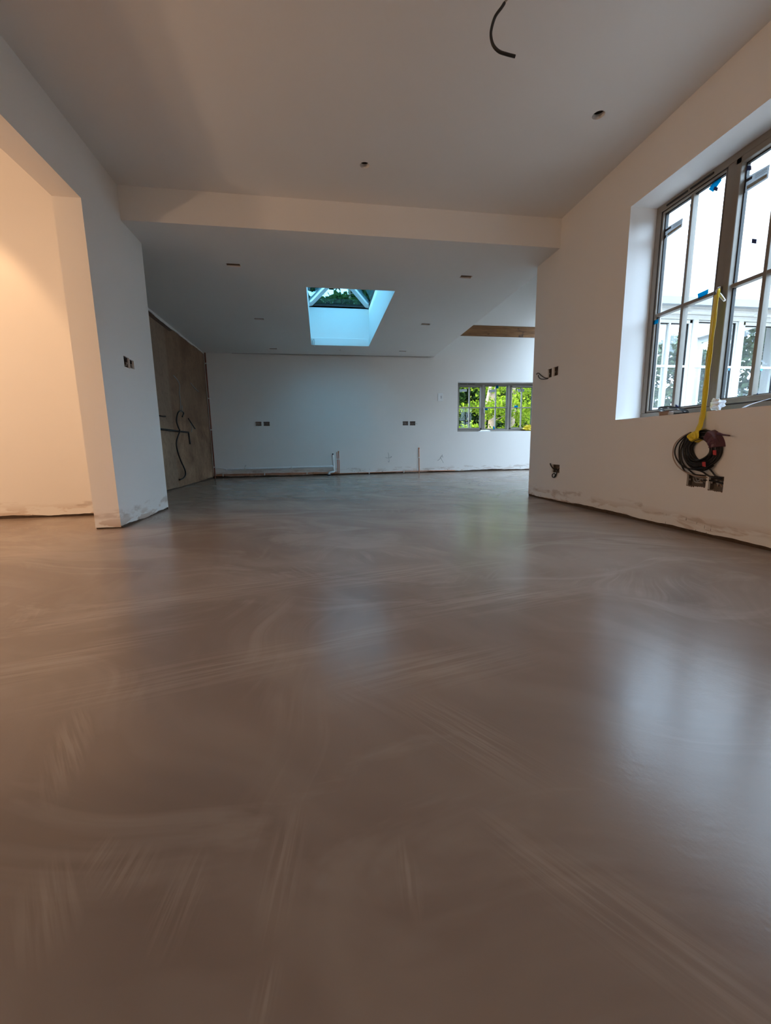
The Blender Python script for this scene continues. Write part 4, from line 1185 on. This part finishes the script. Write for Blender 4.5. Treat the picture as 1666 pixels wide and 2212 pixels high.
def tree(x, y, h, r, lean, nl, size, mat, seed, label, crown0=.5, crown_r=1.6, group='trees behind the house'):
    r_ = random.Random(seed); e_ = empty('tree', (x, y, -.13)); tag(e_, label, 'tree', group)
    tip = Vector((lean[0], lean[1], h)); path = [Vector((0, 0, 0)).lerp(tip, k/6) + Vector((r_.uniform(-.06, .06), r_.uniform(-.06, .06), 0))*(k > 0) for k in range(7)]
    m = MB(); m.tube(spline(path, 4), [r*(1 - .75*k/24) for k in range(25)], 'bark', 9); m.build('trunk', e_)
    sprays = []
    nb = 16 if h < 9 else 34
    for k in range(nb):
        z = crown0 + (h - crown0)*(k + r_.random())/nb; a = r_.uniform(0, 6.28); L = crown_r*r_.uniform(.45, 1.0)
        p0 = Vector((0, 0, 0)).lerp(tip, min(1, z/h)); p1 = p0 + Vector((math.cos(a)*L, math.sin(a)*L, r_.uniform(-.1, .35)*L))
        m = MB(); m.tube([p0, p0.lerp(p1, .5) + Vector((0, 0, .06*L)), p1], [.022, .014, .005], 'bark', 5); m.build('branch', e_)
        sprays.append((p0, p1))
    def fn(g):
        p0, p1 = sprays[g.integers(len(sprays))]; u = g.uniform(.2, 1.05); w = .42*u + .1
        return (p0.x + (p1.x - p0.x)*u + g.normal(0, w*.55), p0.y + (p1.y - p0.y)*u + g.normal(0, w*.55), p0.z + (p1.z - p0.z)*u + g.normal(0, .11))
    leaves('foliage', e_, nl, fn, size, mat, seed)
    return e_


tree(5.35, 13.2, 6.2, .085, (.9, .5), 5200, .12, 'leaf_bright', 51, 'slender leaning tree with yellow green layered leaves behind the handle side light', .2, 1.5)
tree(6.35, 14.6, 7.2, .16, (-.1, .3), 5200, .12, 'leaf_bright', 52, 'thick pale trunk tree behind the middle light', .3, 1.7)
tree(7.35, 15.0, 7.0, .12, (.05, .2), 5200, .12, 'leaf_bright', 53, 'straight tree in the far side of the middle light', .3, 1.6)
tree(8.9, 15.6, 7.4, .12, (-.5, .4), 4200, .12, 'leaf_bright', 54, 'tree behind the light nearest the wall end', 1.2, 1.6)
tree(4.3, 15.5, 6.6, .11, (.2, .1), 4200, .12, 'leaf_bright', 55, 'tree left of the leaning trunk, mostly hidden by wall', .3, 1.6)
for i, (x, y, h) in enumerate(((-.6, 23, 10.6), (2.2, 23.5, 10.4), (5.6, 23, 10.8), (9.8, 23, 11.0), (14.0, 23, 11.5), (-3.4, 23, 10.8))):
    tree(x, y, h, .18, (rng.uniform(-.5, .5), .2), 14000, .40, 'leaf_far', 70 + i, 'dark dense tree at the back of the garden', .4, 2.9, 'dark trees at the back of the garden')


def shrub(x, y, w, d, h, n, size, mat, seed, label, group='hedge along the courtyard'):
    e_ = empty('hedge_shrub', (x, y, -.13)); tag(e_, label, 'shrub', group)
    r_ = random.Random(seed)
    for k in range(4):
        m = MB(); a = r_.uniform(-.4, .4)*w; b = r_.uniform(-.3, .3)*d; m.tube([(a*.3, b*.3, 0), (a*.6, b*.6, h*.4), (a, b, h*.9)], [.03, .022, .008], 'bark', 6); m.build('stem', e_)
    def fn(g):
        while True:
            p = g.uniform(-1, 1, 3); q = abs(p[0])**4 + abs(p[1])**4 + abs(p[2])**4
            if .35 < q < 1: return (p[0]*w/2, p[1]*d/2, (p[2] + 1)*h/2 + .05 + .25*math.sin(3*p[0] + seed)*(p[2] > .3))
    leaves('foliage', e_, n, fn, size, mat, seed)


for k in range(9):
    shrub(10.6, -6.2 + 2.15*k, 1.5, 1.85, 3.5, 7000, .17, 'leaf_hedge', 90 + k, 'dark leafy hedge shrub across the courtyard')
for k in range(3):
    shrub(8.0 - 2.15*k, -8.2, 1.85, 1.5, 3.5, 5000, .17, 'leaf_hedge', 100 + k, 'dark leafy hedge shrub closing the far courtyard end')
for k in range(6):
    shrub(3.4 + 2.1*k, 18.2, 1.8, 1.6, 4.6, 9000, .26, 'leaf_dark', 120 + k, 'dark dense shrub in the thicket behind the sunlit trees', 'thicket behind the sunlit trees')
